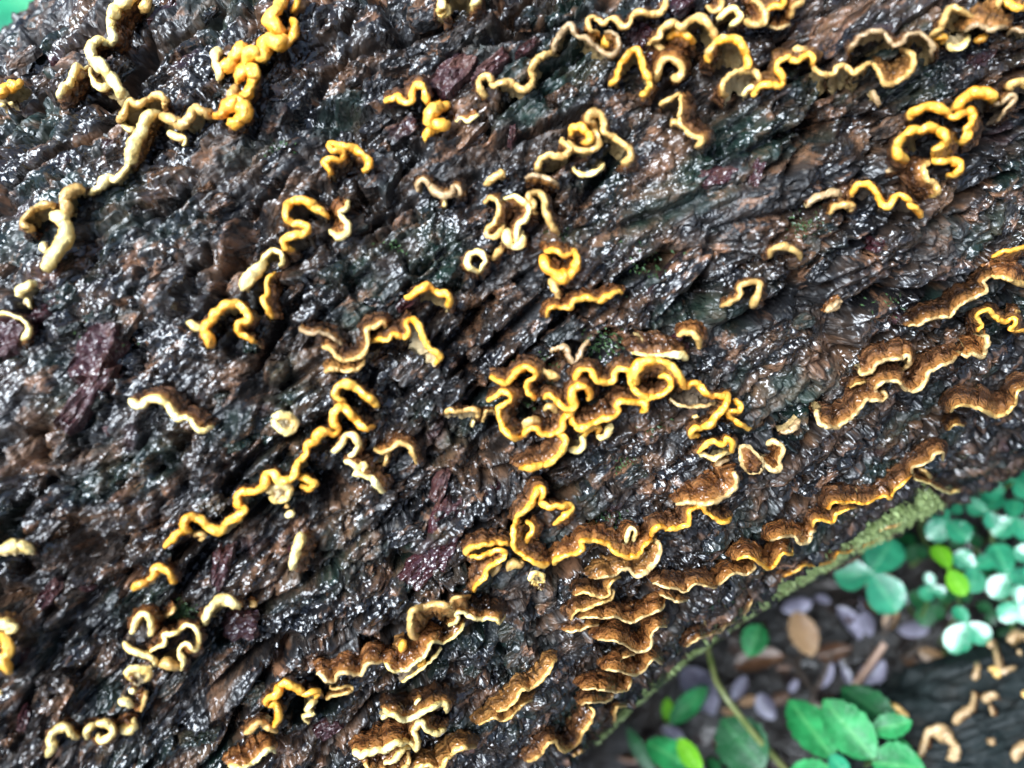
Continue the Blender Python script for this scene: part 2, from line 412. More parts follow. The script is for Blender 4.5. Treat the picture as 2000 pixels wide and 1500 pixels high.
    if not loop:
        tt = np.clip(np.minimum(arc, L - arc) / np.maximum(wpx * 0.55, 1), 0, 1); r = r * np.sqrt(np.maximum(0.0005, 1 - (1 - tt) ** 2))
    ns = 14; an = np.arange(ns) / ns * math.tau
    ca, sa = np.cos(an), np.sin(an)
    q1, q2 = arc[:, None] / lam[:, None] + 0.9 * ca[None, :], 1.3 * sa[None, :] + 0 * arc[:, None] + seed
    wob = 1 + (0.12 + 1.1 * lump) * perlin(q1, q2, 35) + (0.05 + 0.4 * lump) * perlin(q1 * 2.3, q2 * 2.3, 42)
    RV = rim[:, None, :] + (r[:, None] * wob)[..., None] * (ca[None, :, None] * O[:, None, :] * 1.05 + sa[None, :, None] * B[:, None, :] * 0.92)
    idx = np.arange(n * ns).reshape(n, ns)
    I = idx[:-1]; I2 = idx[1:]
    Qr = np.stack([I, I2, np.roll(I2, -1, 1), np.roll(I, -1, 1)], -1).reshape(-1, 4)
    if sg < 0: Qr = Qr[:, ::-1]
    Vr = RV.reshape(-1, 3)
    ctr = Vector(root.mean(0))
    root_e = empty(name, ctr, label, 'fungus', group)
    vr = np.tile((ca + 1) / 2, n)
    me = mesh_np('rim', Vr, Qr, True, {'v': vr})
    link('rim', me, root_e, RIM[col[0]])
    # ---- sheet between the bark and the rim: one side is the furry cap, the other the smooth underside
    sc = col[1]
    cap_seen = sc in CAPM
    nv = 12; vv = np.linspace(0, 1, nv)
    base = root[:, None, :] * (1 - vv)[None, :, None] + (rim - O * r[:, None] * 0.1)[:, None, :] * vv[None, :, None]
    ln = ol
    bulge = (0.16 if cap_seen else -0.14) * np.minimum(ln, 0.02)
    wr = 0.00085 * perlin(arc[:, None] / 10 + vv * 0.4, vv * 2.5 + 0 * arc[:, None] + seed, 36) + 0.0009 * perlin(arc[:, None] / 3.5, vv * 5 + 0 * arc[:, None] + seed, 37)
    wr *= np.sin(np.pi * np.clip(vv, 0, 1))[None, :] ** 0.5
    base = base + (bulge * np.sin(np.pi * vv)[None, :])[..., None] * B[:, None, :] + wr[..., None] * B[:, None, :]
    thick = 0.00045 + np.maximum(r * 0.85 - 0.00045, 0)[:, None] * vv[None, :] ** 5
    Qs = grid_quads(n, nv)
    for sgn, key in ((1, sc), (-1, ('k' if cap_seen else 'b'))):
        Vv = base + sgn * thick[..., None] * B[:, None, :]
        Qq = Qs if (sgn * sg) > 0 else Qs[:, ::-1]
        nmn, mt = ('cap', CAPM[key]) if key in CAPM else ('underside', UNDM[key])
        me = mesh_np(nmn, Vv.reshape(-1, 3), Qq, True, {'v': np.tile(vv, n)})
        link(nmn, me, root_e, mt)
    return root_e
# ------------------------------------------------------------------ every fungus, traced row by row
F = fungus
# the pale winding chain on the steep upper flank
F(1, [790,-30, 705,10, 650,60, 625,110, 630,170, 640,215, 605,255], [75,70,48,45,48], 'Pr', (75, 45), 'creamy white strip of fungus with a rusty cap, top of the pale winding chain')
F(1, [830,-20, 825,25, 800,60], 60, 'Tk', (10, 20), 'furry tan knob beside the rusty cap on the pale winding chain', h=5)
F(1, [605,255, 560,222, 518,255, 512,305, 545,355, 590,400, 640,460, 680,520, 715,550], [35,45,45,60,60,65,60,50], 'Pk', (-50, 40), 'long buff fold curling at its upper end on the pale winding chain', h=8)
F(1, [505,372, 515,430, 550,485, 620,495], [18,22,40,45], 'Pk', (50, -30), 'thin cream lip with hollow khaki side under the long buff fold', h=4)
F(1, [500,370, 470,390, 440,375, 415,420, 395,465, 355,500, 325,555], [12,20,40,45,35,45,22], 'Pb', (60, 45), 'small cream club-shaped fungus on a brown bark ridge, tapering downward')
F(1, [-40,535, 30,505, 85,478, 132,462], [60,60,50,35], 'Yk', (10, 60), 'bright yellow stub of fungus above two tiny yellow dots')
F(1, [0,588, 35,592], 22, 'Pk', (0, 5), 'tiny yellow dot of fungus below the bright yellow stub', h=2.5)
F(1, [55,580, 80,582], 18, 'Pk', (0, 5), 'tiny flat cream dot of fungus below the bright yellow stub', h=2.5)
F(1, [665,690, 698,640, 722,580, 780,590, 830,560, 885,535, 928,560, 925,615], [30,32,40,32,35,42,38,25], 'Tk', (25, 95), 'golden arch of fungus with a dark hollow, joined to the pale winding chain', h=8)
F(1, [690,690, 730,730, 765,735], [30,45,25], 'Pp', (10, -30), 'cream lower lip closing the hollow of the golden arch', h=4)
F(1, [905,640, 850,650, 812,690, 800,745, 765,795, 742,850, 735,915], [50,65,60,60,70,75,50], 'Pt', (20, 20), 'thick cream trunk of the pale winding chain below the golden arch', h=6)
F(1, [735,910, 700,960, 655,1008, 610,1005, 580,1035, 535,1070, 500,1092], [50,32,28,55,55,30,14], 'Pk', (10, 15), 'narrow knotted cream thread in the pale winding chain', h=4)
F(1, [900,650, 960,672, 1010,700, 1050,690, 1080,640, 1112,620, 1155,640, 1200,650], [45,60,60,50,55,60,45,40], 'Tk', (-5, 70), 'tan drooping bridge between the pale chain and the orange lumps', h=7)
F(1, [950,745, 1000,772, 1048,775, 1030,825], [30,40,28,12], 'Pk', (10, -30), 'pale drip hanging under the tan drooping bridge', h=4)
F(1, [1195,650, 1250,638, 1300,590, 1345,560, 1375,615, 1350,680, 1285,705], [40,55,80,75,75,75,55], 'Ok', (5, 30), 'big shiny orange lump at the foot of the bright yellow ladder', h=8, lump=0.25)
F(1, [1355,560, 1400,520, 1430,450, 1420,395, 1370,400, 1335,460], [60,60,80,85,65,45], 'Yk', (-10, 10), 'knobbly yellow column with a dark pit in the bright yellow ladder', h=8, lump=0.3)
F(1, [1225,460, 1240,400, 1212,345, 1225,290, 1250,290], [15,50,45,50,30], 'Pk', (30, 10), 'pale upright tooth at the side of the bright yellow ladder', h=6, lump=0.2)
F(1, [1250,385, 1300,360, 1335,300, 1365,265, 1385,330, 1360,370], [50,80,85,65,70,60], 'Yk', (10, 10), 'crumpled yellow cushion in the bright yellow ladder beside the pale tooth', h=8, lump=0.3)
F(2, [-60,350, -20,300, 30,320, 60,240, 130,245, 165,200], [70,85,75,95,95,60], 'Yk', (15, 30), 'broad lumpy yellow shelf midway up the bright yellow ladder', h=9, lump=0.3)
F(2, [130,290, 190,230, 225,150, 195,105], [40,42,45,40], 'Ok', (-25, 5), 'orange curved outer edge of the bright yellow ladder', h=8, lump=0.15)
F(2, [160,190, 105,150, 75,110, 110,60, 150,10, 175,-30], [55,90,75,65,75,70], 'Yk', (15, 15), 'lumpy yellow summit of the bright yellow ladder', h=9, lump=0.28)
F(2, [205,75, 225,30, 240,-20], [35,35,40], 'Ot', (30, 5), 'thin orange tongue beside the summit of the yellow ladder', h=6)
F(1, [1290,600, 1310,540, 1330,490], [45,60,50], 'Tk', (15, 10), 'dull tan neck joining the orange lump to the yellow ladder', h=6)
F(1, [475,1085, 425,1068, 378,1105, 375,1165, 405,1215], [30,65,75,75,60], 'Tk', (30, 20), 'tan spoon-shaped lobe at the foot of the knotted cream thread', h=7)
F(1, [185,1300, 138,1270, 132,1240, 180,1190, 235,1158, 290,1152, 312,1180], [55,35,30,32,38,38,30], 'Tk', (40, 75), 'golden oval cup with a grey hollow beside the tan spoon-shaped lobe', h=8)
F(1, [300,1205, 345,1235, 375,1290, 360,1360, 325,1415, 290,1460, 258,1525], [45,80,90,100,100,95,45], 'Pk', (15, 10), 'broad tan foot of the pale winding chain', h=7)
F(1, [255,1365, 245,1395, 262,1425], 38, 'Pk', (15, 5), 'small cream knob on the side of the broad tan foot', h=5)
# upper middle
F(2, [1085,85, 1052,55, 1045,-10, 1060,-60, 1150,-90, 1240,-50, 1246,0, 1215,52], [55,60,48,45,45,45,42,40], 'Pk', (0, 110), 'pale bell-shaped fungus with a hollow dark middle, alone on bare bark', h=9)
F(2, [725,572, 762,558, 800,545, 830,572, 852,582, 880,560, 880,515, 903,480, 932,482, 955,535, 965,592], [30,35,38,32,32,34,34,42,42,40,38], 'Yb', (-15, -40), 'yellow fungus folded like a seagull beside the dark red bark', h=8)
F(2, [1090,590, 1030,605, 985,640, 975,680, 1030,705, 1090,695], [60,85,85,80,95,55], 'Yk', (30, 0), 'glossy yellow blob against a wet brown cap below the dark red bark', h=6, lump=0.22)
F(2, [948,800, 962,755, 1000,735, 1030,745], [15,45,50,30], 'Yk', (15, 0), 'small yellow wedge pointing down below the glossy yellow blob', h=4)
F(2, [1118,690, 1160,665, 1195,680, 1255,640], [20,16,26,18], 'Pr', (10, -95), 'wet rusty cap with a beaded cream edge beside the glossy yellow blob', h=4)
F(2, [1300,545, 1258,490, 1265,440, 1312,432, 1330,485, 1372,472, 1425,465, 1470,492, 1495,508, 1545,488, 1565,440], [35,38,38,34,32,36,38,38,42,38,32], 'Tk', (10, 45), 'wavy tan ribbon with a cupped lower end, start of the long grey-backed row', h=7)
F(3, [122,445, 110,385, 140,340, 190,308, 240,290], [36,36,38,40,30], 'Tk', (25, 30), 'straight tan ribbon linking the cupped ribbon to the grey hood', h=7)
F(3, [236,300, 245,240, 300,160, 332,148, 365,205, 420,215, 460,258, 520,302, 565,310, 600,265, 596,215, 560,180, 520,186], [28,30,36,34,30,28,28,26,28,28,26,22,18], 'Gk', (25, 75), 'dark hood-shaped fungus ending in a spiral round a red centre', h=9)
F(3, [545,265, 530,235, 545,210], 55, 'Or', (5, 5), 'wet reddish pad inside the spiral of the dark hood', h=4)
F(2, [432,992, 410,952, 385,915, 432,898, 475,905, 495,875, 470,845, 428,850, 415,805, 452,812, 500,825, 560,842, 610,880, 640,910, 625,945, 603,978], [30,34,34,32,28,32,32,34,32,34,40,42,40,38,34,24], 'Yd', (35, 60), 'twisted yellow fungus shaped like a question mark on bare black bark', h=8)
F(2, [910,1082, 915,1032, 945,1012, 980,1040, 1010,1082, 1062,1098, 1110,1082, 1108,1052, 1140,1056, 1150,1092, 1122,1112], [30,32,32,40,45,46,36,26,28,28,20], 'Gd', (20, -25), 'grey-brown moustache-shaped fungus with a few pale drips')
F(2, [1062,1120, 1060,1165], [30,22], 'Pk', (0, -20), 'pale little drip under the moustache-shaped fungus', h=3.5)
F(2, [1295,1040, 1330,1012, 1378,978, 1385,1010], [35,42,48,35], 'Tk', (10, 15), 'small tan comma of fungus above the round frilled nest', h=5)
F(2, [218,1412, 166,1390, 160,1350, 200,1330, 260,1320, 295,1300, 280,1272, 220,1262, 180,1240, 166,1200, 178,1158, 230,1130, 282,1132, 325,1162, 372,1192, 412,1225], [36,40,40,42,42,40,38,40,42,44,46,46,48,48,46,34], 'Yg', (55, 60), 'bold yellow fungus shaped like the number two, beside a brown wing', h=9)
F(2, [522,1130, 505,1180, 470,1200, 512,1262, 512,1310, 470,1335, 415,1295], [24,26,24,28,36,38,30], 'Pr', (-30, -70), 'ragged brown wing with a cream lower edge beside the number two', h=7)
F(6, [1258,95, 1202,62, 1190,20, 1222,-18, 1270,-15, 1292,20, 1275,60, 1260,95], [22,38,34,34,36,28,26,16], 'Pk', (5, 20), 'cream horn-shaped ring of fungus at the end of a rusty streak', h=7)
F(2, [1330,1470, 1380,1400, 1400,1350], [30,38,30], 'Tr', (20, -10), 'rusty brown streak between the cream ring and the frilled nest', h=3)
F(2, [1285,1145, 1320,1112, 1355,1130, 1370,1180, 1345,1250, 1310,1290, 1300,1320, 1332,1342, 1372,1312, 1398,1270], [22,26,26,26,26,28,28,34,30,24], 'Tb', (40, 20), 'wavy tan wall on one side of the frilled nest', h=8)
F(2, [1395,1125, 1450,1108, 1500,1128, 1538,1178, 1522,1232, 1482,1262, 1468,1320, 1462,1385], [24,26,30,32,34,34,30,26], 'Pb', (-30, 20), 'cream frilled far wall of the frilled nest with brown floor', h=8)
F(2, [1412,1290, 1422,1360, 1452,1392, 1492,1372, 1495,1305], [40,50,52,48,36], 'Pk', (0, 0), 'fat cream lip hanging from the frilled nest', h=7)
# the curled row in the upper right
F(3, [495,190, 438,160, 430,120, 462,96, 510,132, 540,110, 580,102, 620,147, 660,140, 682,82, 720,65, 765,78, 820,76, 860,45, 866,-15], [22,26,28,28,28,30,32,32,30,30,34,38,40,36,32], 'Tg', (15, 35), 'zigzag golden ribbon just above the dark hood', h=8)
F(3, [545,478, 592,440, 602,390, 640,322, 700,275, 725,322, 745,392, 770,450, 772,500, 728,545], [24,34,30,30,34,38,38,38,36,34], 'Yk', (10, 70), 'tent-shaped fungus with a broad khaki face and yellow ridge', h=9, sm=120)
F(3, [815,458, 825,400, 850,342, 902,330, 942,360, 958,405, 935,440, 900,425], [38,36,36,38,42,46,42,30], 'Tr', (10, -70), 'brown horseshoe of fungus between the tent and the crest', h=8)
F(3, [760,255, 795,232, 832,210, 850,160, 912,132, 960,152, 990,128, 1040,98, 1090,120, 1130,180, 1152,232, 1110,292, 1115,342], [16,26,36,36,38,38,38,42,42,42,40,36,32], 'Tk', (-15, 70), 'tall brown crest of fungus running from the horseshoe to the khaki hood', h=10)
F(3, [880,225, 922,182, 980,192, 1030,252], [40,50,42,22], 'Yr', (-10, 85), 'yellow eyelid-like fold over a wet rust cap under the brown crest', h=8)
F(3, [800,240, 838,272, 870,300], [35,40,30], 'Tr', (20, -20), 'small crumpled brown flap under the brown crest', h=6)
F(3, [1112,352, 1108,300, 1150,242, 1212,215, 1280,235, 1312,292, 1332,372, 1318,400], [30,32,36,42,44,42,36,28], 'Yk', (-10, 120), 'khaki hood with a thick yellow upper edge in the curled row', h=11)
F(3, [1205,562, 1185,490, 1222,430, 1292,402, 1360,402, 1396,450, 1380,500], [24,28,30,32,32,32,26], 'Tp', (10, 95), 'pale open bell below the khaki hood', h=8)
F(3, [1300,540, 1340,490, 1400,480], [30,36,26], 'Pp', (30, 45), 'cream scalloped flap beside the pale open bell', h=5)
F(4, [-30,545, 20,482, 80,478, 130,482, 140,430, 110,390, 115,350, 160,325, 220,345, 282,308, 312,330, 308,372], [24,32,34,34,34,32,30,30,32,34,34,28], 'Yt', (10, -35), 'yellow stepped ribbon climbing out of the pale open bell', h=8)
F(4, [185,292, 240,282, 290,300], [28,40,30], 'Tt', (10, 10), 'furry tan hump on top of the yellow stepped ribbon', h=6)
F(4, [305,370, 350,410, 420,420, 450,380, 500,375, 540,420, 600,370, 640,355], [26,28,30,28,28,30,30,26], 'Tk', (-5, 95), 'tan zigzag ribbon with a hanging khaki curtain', h=8)
F(4, [640,355, 682,402, 712,470, 770,465, 840,420, 877,360, 862,300, 800,272], [26,26,30,32,34,34,30,22], 'Tt', (-10, -90), 'tan tongue with dark specks at the end of the zigzag curtain', h=8)
F(3, [1095,30, 1130,65, 1175,45, 1190,-20], [24,32,30,24], 'Tr', (10, -40), 'rough brown flap beside the stacked ruffle at the top of the curled row', h=7)
F(3, [1160,112, 1205,65, 1250,55, 1290,92, 1250,132, 1225,150], [30,34,34,34,34,20], 'Pk', (-10, 20), 'pale crinkled tongue beneath the stacked ruffle', h=7)
F(3, [1310,112, 1352,137, 1405,132, 1428,90, 1400,30, 1350,-15], [28,36,40,40,34,30], 'Tr', (-45, -60), 'broad brown fold of the stacked ruffle with tan edge', h=9)
F(4, [-5,80, 40,95, 60,45, 100,40, 138,30, 150,-20], [26,30,30,34,34,30], 'Yt', (-5, -50), 'yellow crimped edge of the stacked ruffle', h=8)
F(4, [190,105, 200,40, 240,15, 265,-20], [24,30,32,26], 'Tr', (-30, -20), 'thin upright blade at the end of the stacked ruffle', h=8)
F(4, [60,150, 120,160, 185,140], [18,22,16], 'Br', (-10, -60), 'rusty ridged shelf under the stacked ruffle', h=5)
F(4, [505,298, 560,222, 620,186, 690,176, 730,215, 762,250, 810,240, 850,195, 902,190, 952,215, 982,262, 975,325], [20,26,26,26,24,24,24,24,26,26,28,22], 'Gk', (15, 85), 'wide khaki fan with a scalloped grey edge, largest underside on the log', h=11, sm=140)
F(4, [968,212, 1030,160, 1058,85, 1092,45, 1142,60, 1190,88, 1232,105], [28,34,38,40,34,26,20], 'Tk', (25, 100), 'tan hook of fungus rising from the wide khaki fan', h=9)
F(4, [978,232, 1012,210, 1052,212, 1035,242], [24,36,34,22], 'Yk', (0, 15), 'little yellow tab between the khaki fan and the tan hook', h=6)
F(4, [1062,250, 1110,272, 1165,250, 1190,200], [28,38,34,24], 'Pp', (-10, -60), 'pale hanging flap below the tan hook', h=5)
F(4, [1165,180, 1212,142, 1270,150, 1312,172, 1362,152, 1415,160], [24,28,28,28,28,24], 'Gt', (45, -110), 'tall tan wall with a grey lip beside the tan hook', h=9)
F(4, [1225,225, 1258,222, 1290,205], [28,38,28], 'Yk', (5, -15), 'yellow button under the tall tan wall', h=5)
F(4, [1345,60, 1362,0, 1380,-30], [26,30,24], 'Tt', (-40, 20), 'thin tan edge standing on the tall tan wall', h=9)
F(4, [1385,5, 1420,25, 1470,48, 1530,30], [36,42,42,36], 'Yt', (0, -50), 'orange-yellow lip above the grey scalloped strip', h=8)
F(4, [1402,195, 1445,162, 1500,182, 1550,170], [20,24,22,18], 'Gk', (10, 60), 'grey scalloped strip next to the tall tan wall', h=7)
# plump yellow cluster
F(4, [1112,640, 1130,590, 1182,540, 1250,520, 1312,530, 1325,580], [40,52,58,60,58,36], 'Yg', (60, 95), 'plump yellow cap rolled over a dark hollow, joined to a grey wing', h=10)
F(4, [1322,588, 1372,582, 1420,540, 1446,560, 1405,608, 1345,690], [24,28,34,32,20,12], 'Gg', (-45, 55), 'grey-brown wing folded beside the plump yellow cap', h=8)
F(4, [1410,512, 1430,472, 1480,462, 1540,485], [36,42,44,40], 'Tg', (20, 60), 'buff knuckle of fungus beyond the grey-brown wing', h=8)
F(4, [858,682, 870,640, 930,610, 1000,602, 1060,632, 1092,662, 1150,642, 1192,622, 1212,662, 1182,722, 1172,782, 1130,815], [40,46,50,52,46,32,34,40,42,44,44,32], 'Yg', (30, 75), 'wide yellow brow with a drooping end in the plump yellow cluster', h=10)
F(4, [835,905, 785,865, 790,802, 850,745, 920,732, 990,720, 1052,762, 1058,812, 1000,842, 978,885], [44,48,46,46,44,46,48,46,40,34], 'Yk', (40, 75), 'rounded yellow ear with a khaki hollow in the plump yellow cluster', h=11)
F(4, [978,892, 1030,912, 1090,900, 1140,930, 1122,972, 1062,995], [34,42,46,46,42,30], 'Yk', (-15, 10), 'yellow lobe below the rounded ear, hanging free', h=8)
F(4, [972,908, 930,942, 950,1002, 1000,1042, 1012,1082, 970,1105], [28,32,34,36,36,28], 'Tb', (-130, -15), 'tan edged flap with a dark brown sheet under the rounded ear', h=8)
F(4, [715,970, 760,955, 800,940], [20,28,22], 'Gb', (30, 50), 'ragged brown scrap beside the tan edged flap', h=3)
F(4, [405,1205, 440,1162, 490,1156, 542,1166, 510,1190], [22,34,36,32,20], 'Td', (5, -10), 'small tan bean of fungus beside the yellow moustache ribbon', h=6)
F(4, [530,1102, 545,1060, 590,1036, 640,1050, 672,1090, 692,1140, 740,1162, 770,1112, 820,1100, 862,1150, 900,1190, 925,1222], [26,32,36,36,36,36,36,34,34,34,34,26], 'Yg', (10, 70), 'yellow ribbon folded twice like the letter M over a black gap', h=9)
F(4, [272,1162, 330,1112, 382,1100, 430,1090, 472,1105], [22,40,42,42,30], 'Gk', (0, 5), 'flat grey-green crusty patch beside the letter M ribbon', h=2, lump=0.35)
F(4, [650,510, 662,555, 690,595], [45,38,18], 'Gk', (0, 0), 'smudge of grey-green crust below the zigzag curtain', h=1.5, lump=0.3)
F(4, [72,1450, 76,1412, 122,1390, 180,1396, 228,1430, 246,1462], [24,30,34,34,32,24], 'Tg', (10, 35), 'small tan cap like an eyebrow alone on black bark', h=7)
F(4, [1322,1452, 1370,1420, 1432,1410, 1520,1385], [18,24,26,26], 'Yr', (30, 60), 'thin yellow line of fungus above the rusty wing', h=6)
F(3, [848,608, 850,580, 902,555, 950,520], [28,32,30,24], 'Tg', (40, 45), 'khaki side flap of the anvil-shaped fungus', h=6)
F(3, [948,530, 952,600, 945,690, 985,740, 1022,770, 1065,775, 1065,805, 1035,825], [18,20,24,26,28,34,36,28], 'Tb', (75, -30), 'anvil-shaped fungus with a furry brown upper sheet', h=8)
F(3, [900,705, 920,690, 960,720], [34,42,32], 'Tk', (20, 5), 'little khaki tab under the anvil-shaped fungus', h=5)
# middle upper: the frilled comma
F(3, [140,965, 160,900, 210,875, 262,880, 310,870, 325,830, 280,800, 300,790], [28,34,38,38,38,36,32,26], 'Tk', (15, 55), 'buff stepped ribbon leading up to the yellow keyhole', h=8)
F(3, [330,760, 345,722, 385,712, 425,748, 440,790, 410,805, 385,790], [36,40,42,42,38,30,22], 'Yb', (10, 25), 'yellow keyhole-shaped curl of fungus', h=10)
F(3, [310,800, 360,840, 430,850, 480,820, 485,770, 440,720], [32,34,36,36,34,28], 'Tk', (0, 65), 'furry tan ribbon wrapped below the yellow keyhole', h=9)
F(3, [480,745, 460,700, 428,665, 450,635, 500,650, 520,700, 515,745, 560,765, 620,810, 665,850, 665,895, 620,918], [28,38,48,50,44,34,32,34,36,38,40,28], 'Tk', (-20, 65), 'golden crozier curling over with a long khaki wing', h=10)
F(3, [345,940, 370,975, 430,985, 500,950, 525,925], [16,24,28,26,18], 'Pk', (5, -75), 'pale ragged skirt hanging below the yellow keyhole', h=5)
F(3, [75,1010, 100,990, 150,995, 215,1015, 265,1045], [24,28,28,28,30], 'Gd', (15, 45), 'dark brown eyelid of fungus under the buff stepped ribbon', h=7)
F(3, [140,1205, 112,1190, 128,1150, 92,1112, 118,1082, 160,1090, 185,1130, 185,1180, 205,1230, 228,1280, 262,1320], [26,30,30,30,32,34,34,34,38,38,32], 'Tk', (10, 25), 'grey-tan shepherd crook of fungus beside the frilled nest', h=8)
F(7, [185,-20, 232,-38, 280,-8, 330,-8, 352,-42], [22,28,28,24,18], 'Yr', (0, -30), 'yellow curly lip on top of the orange goblet', h=8)
F(7, [178,-5, 190,55, 232,95, 290,112, 342,88, 366,30, 352,-35], [40,60,75,75,70,50,36], 'Or', (0, -60), 'orange goblet-shaped fungus standing on a thin stalk', h=7, lump=0.2)
F(7, [225,130, 246,190, 268,258], [50,40,28], 'Tr', (20, 0), 'rusty stalk under the orange goblet', h=4, lump=0.2)
F(7, [198,345, 206,302, 242,285, 290,292, 330,292, 352,252, 430,236, 482,250, 540,226, 600,198, 622,212], [18,24,26,24,28,32,34,32,32,30,18], 'Yr', (5, -22), 'bright yellow horizontal stroke at the foot of the orange goblet', h=7)
F(7, [1175,285, 1222,262, 1280,232, 1290,172, 1340,146, 1392,152, 1386,212, 1350,292], [28,30,30,30,32,32,40,46], 'Tg', (20, 20), 'tan hairpin of fungus with one pale leg, by itself', h=8)
F(7, [670,535, 750,562, 830,560, 892,560, 940,555, 985,575], [18,20,22,34,52,40], 'Pb', (-70, -120), 'rough brown hump with one cream tip above the big yellow loop', h=6)
F(7, [932,452, 962,430, 1005,432, 1050,470, 1056,522], [36,38,36,36,30], 'Tr', (50, -45), 'tan hook with a rusty back beside the rough brown hump', h=7)
F(7, [265,690, 200,660, 170,640, 120,600], [36,40,36,24], 'Tt', (-20, 10), 'furry fawn roll beside the yellow tick mark', h=5, lump=0.25)
F(7, [220,545, 240,520, 300,520, 350,600, 400,520, 430,470], [20,28,30,34,30,22], 'Gd', (0, 20), 'dim furry brown tangle above the big yellow loop', h=3, lump=0.3)
# centre cluster
F(7, [-122,680, -62,712, -12,700, 30,652, 80,626, 125,645, 130,680, 86,710, 86,760, 132,806], [30,32,34,36,36,34,30,28,30,26], 'Yb', (40, -45), 'yellow tick mark with a hooked end at the edge of the yellow maze', h=8)
F(7, [-142,812, -100,800, -60,766, -12,775, -10,815, -60,840, -78,882, -60,940, -38,992, 12,1026, 62,1020], [24,30,34,34,30,28,30,32,34,34,30], 'Yb', (75, -30), 'yellow ear-shaped edge round a brown cap in the yellow maze', h=8)
F(7, [60,1020, 80,982, 130,972, 172,1000, 240,1000, 282,968, 292,920, 332,880, 352,850], [30,34,34,32,32,34,34,36,36], 'Yb', (-5, -60), 'yellow curving rim with a fawn boss in the yellow maze', h=8)
F(7, [70,985, 85,940, 130,925, 160,950], [30,42,44,34], 'Tt', (10, 20), 'soft fawn boss on the yellow maze', h=7, lump=0.2)
F(7, [178,805, 202,780, 240,802, 270,842, 322,866, 352,840, 340,790, 352,746, 402,735, 442,780, 428,812], [28,32,34,34,36,46,48,46,40,36,26], 'Yb', (0, -30), 'thick yellow letter W in the middle of the yellow maze', h=10)
F(7, [180,860, 215,850, 260,880], [28,40,34], 'Tk', (20, 0), 'small khaki bead under the letter W', h=5)
F(7, [340,880, 340,930, 382,972, 440,950, 500,922, 560,910, 600,880, 590,842, 622,815, 690,826, 740,820, 752,860, 722,882], [34,36,40,36,34,34,34,32,34,34,36,36,28], 'Yb', (-20, -75), 'long yellow rim under a dark red-brown cap in the yellow maze', h=9)
F(7, [405,1030, 410,1000, 450,962, 492,968, 475,1005], [30,34,34,30,22], 'Yk', (10, 20), 'yellow hook beneath the long yellow rim', h=6)
F(7, [480,1005, 505,1022, 542,992, 556,940], [34,44,42,26], 'Pp', (-20, -45), 'cream tongue hanging below the long yellow rim', h=5)
F(7, [325,1085, 372,1095, 402,1055, 385,1020], [36,44,40,24], 'Pk', (-10, -40), 'pale yellow knob on a tan sheet beneath the yellow maze', h=6)
F(7, [360,712, 368,662, 410,636, 452,650, 472,702, 530,716, 572,700, 582,656, 622,636, 660,652, 672,722, 712,772, 770,796, 842,785, 892,740, 892,690, 850,675, 818,682], [34,34,34,34,34,32,32,32,32,34,36,36,36,34,34,34,28,18], 'Yb', (0, -42), 'winding yellow ribbon that coils round a dark pit in the yellow maze', h=9)
F(7, [705,725, 690,662, 722,606, 782,590, 850,596, 922,640, 952,692, 970,745], [44,52,54,48,44,44,42,38], 'Yb', (15, 55), 'big smooth yellow loop arching over the coil', h=11)
F(7, [970,748, 1032,716, 1072,752, 1112,785, 1170,790, 1222,775], [34,36,36,36,36,34], 'Yg', (-35, 62), 'yellow wavy arm with a grey torn curtain below the big loop', h=9)
F(7, [890,795, 935,840, 985,850, 1040,850, 1100,845, 1150,820], [14,20,18,20,20,16], 'Bg', (10, -60), 'torn tan hem of the grey curtain', h=5)
F(7, [1225,780, 1202,842, 1162,892, 1122,940, 1062,970, 1012,982, 1012,1010, 1055,1005], [36,40,42,42,36,36,34,24], 'Yk', (55, -5), 'straight yellow stroke slanting across the grey sheet', h=10)
F(7, [1240,812, 1282,832, 1278,870, 1222,872, 1232,912, 1282,942, 1342,976], [26,32,32,28,28,30,24], 'Yg', (-60, 40), 'jagged yellow lightning edge of the grey sheet', h=8)
F(7, [1015,925, 1040,905, 1045,930], [22,26,20], 'Tk', (5, 5), 'tiny tan curl beside the straight yellow stroke', h=4)
F(7, [1048,1112, 1078,1072, 1130,1046, 1190,1060, 1208,1020, 1238,1058, 1242,1112], [26,32,34,32,28,30,28], 'Yp', (5, 40), 'yellow crown over a pale scalloped skirt', h=8)
F(7, [1055,1115, 1105,1132, 1150,1138, 1190,1110, 1235,1105], [22,28,32,26,18], 'Pp', (0, -40), 'cream scalloped skirt under the yellow crown', h=5)
F(7, [245,1005, 288,1012, 302,1062, 272,1112, 222,1160, 150,1182, 82,1192, 40,1190], [22,34,36,36,36,36,36,26], 'Yb', (-50, -75), 'crescent-shaped yellow edge round a brown cap under the yellow maze', h=9)
F(7, [1282,1082, 1310,1070, 1378,1120, 1405,1180, 1372,1222, 1312,1192], [24,26,26,28,28,24], 'Br', (0, 0), 'flat oval rust cap ringed with buff, like a slipper', h=6, loop=True)
F(8, [50,1065, 92,1046, 142,1082, 130,1130, 122,1160, 128,1190, 82,1206, 40,1172, 18,1132], [24,28,28,24,26,30,30,26,16], 'Br', (5, -5), 'two-lobed brown cap beside the slipper-shaped cap', h=7, sm=100)
F(7, [925,1392, 1000,1386, 1080,1396, 1160,1376, 1230,1330, 1262,1280, 1256,1230, 1220,1205], [24,26,28,28,28,28,26,20], 'Br', (-50, -90), 'big rounded brown cap with dark growth rings and a buff edge', h=11, root=[932,1388, 985,1325, 1050,1262, 1130,1212, 1215,1204])
F(7, [1148,1195, 1175,1165, 1222,1140], [32,30,22], 'Gb', (-10, -15), 'brown neck above the big rounded cap', h=4)
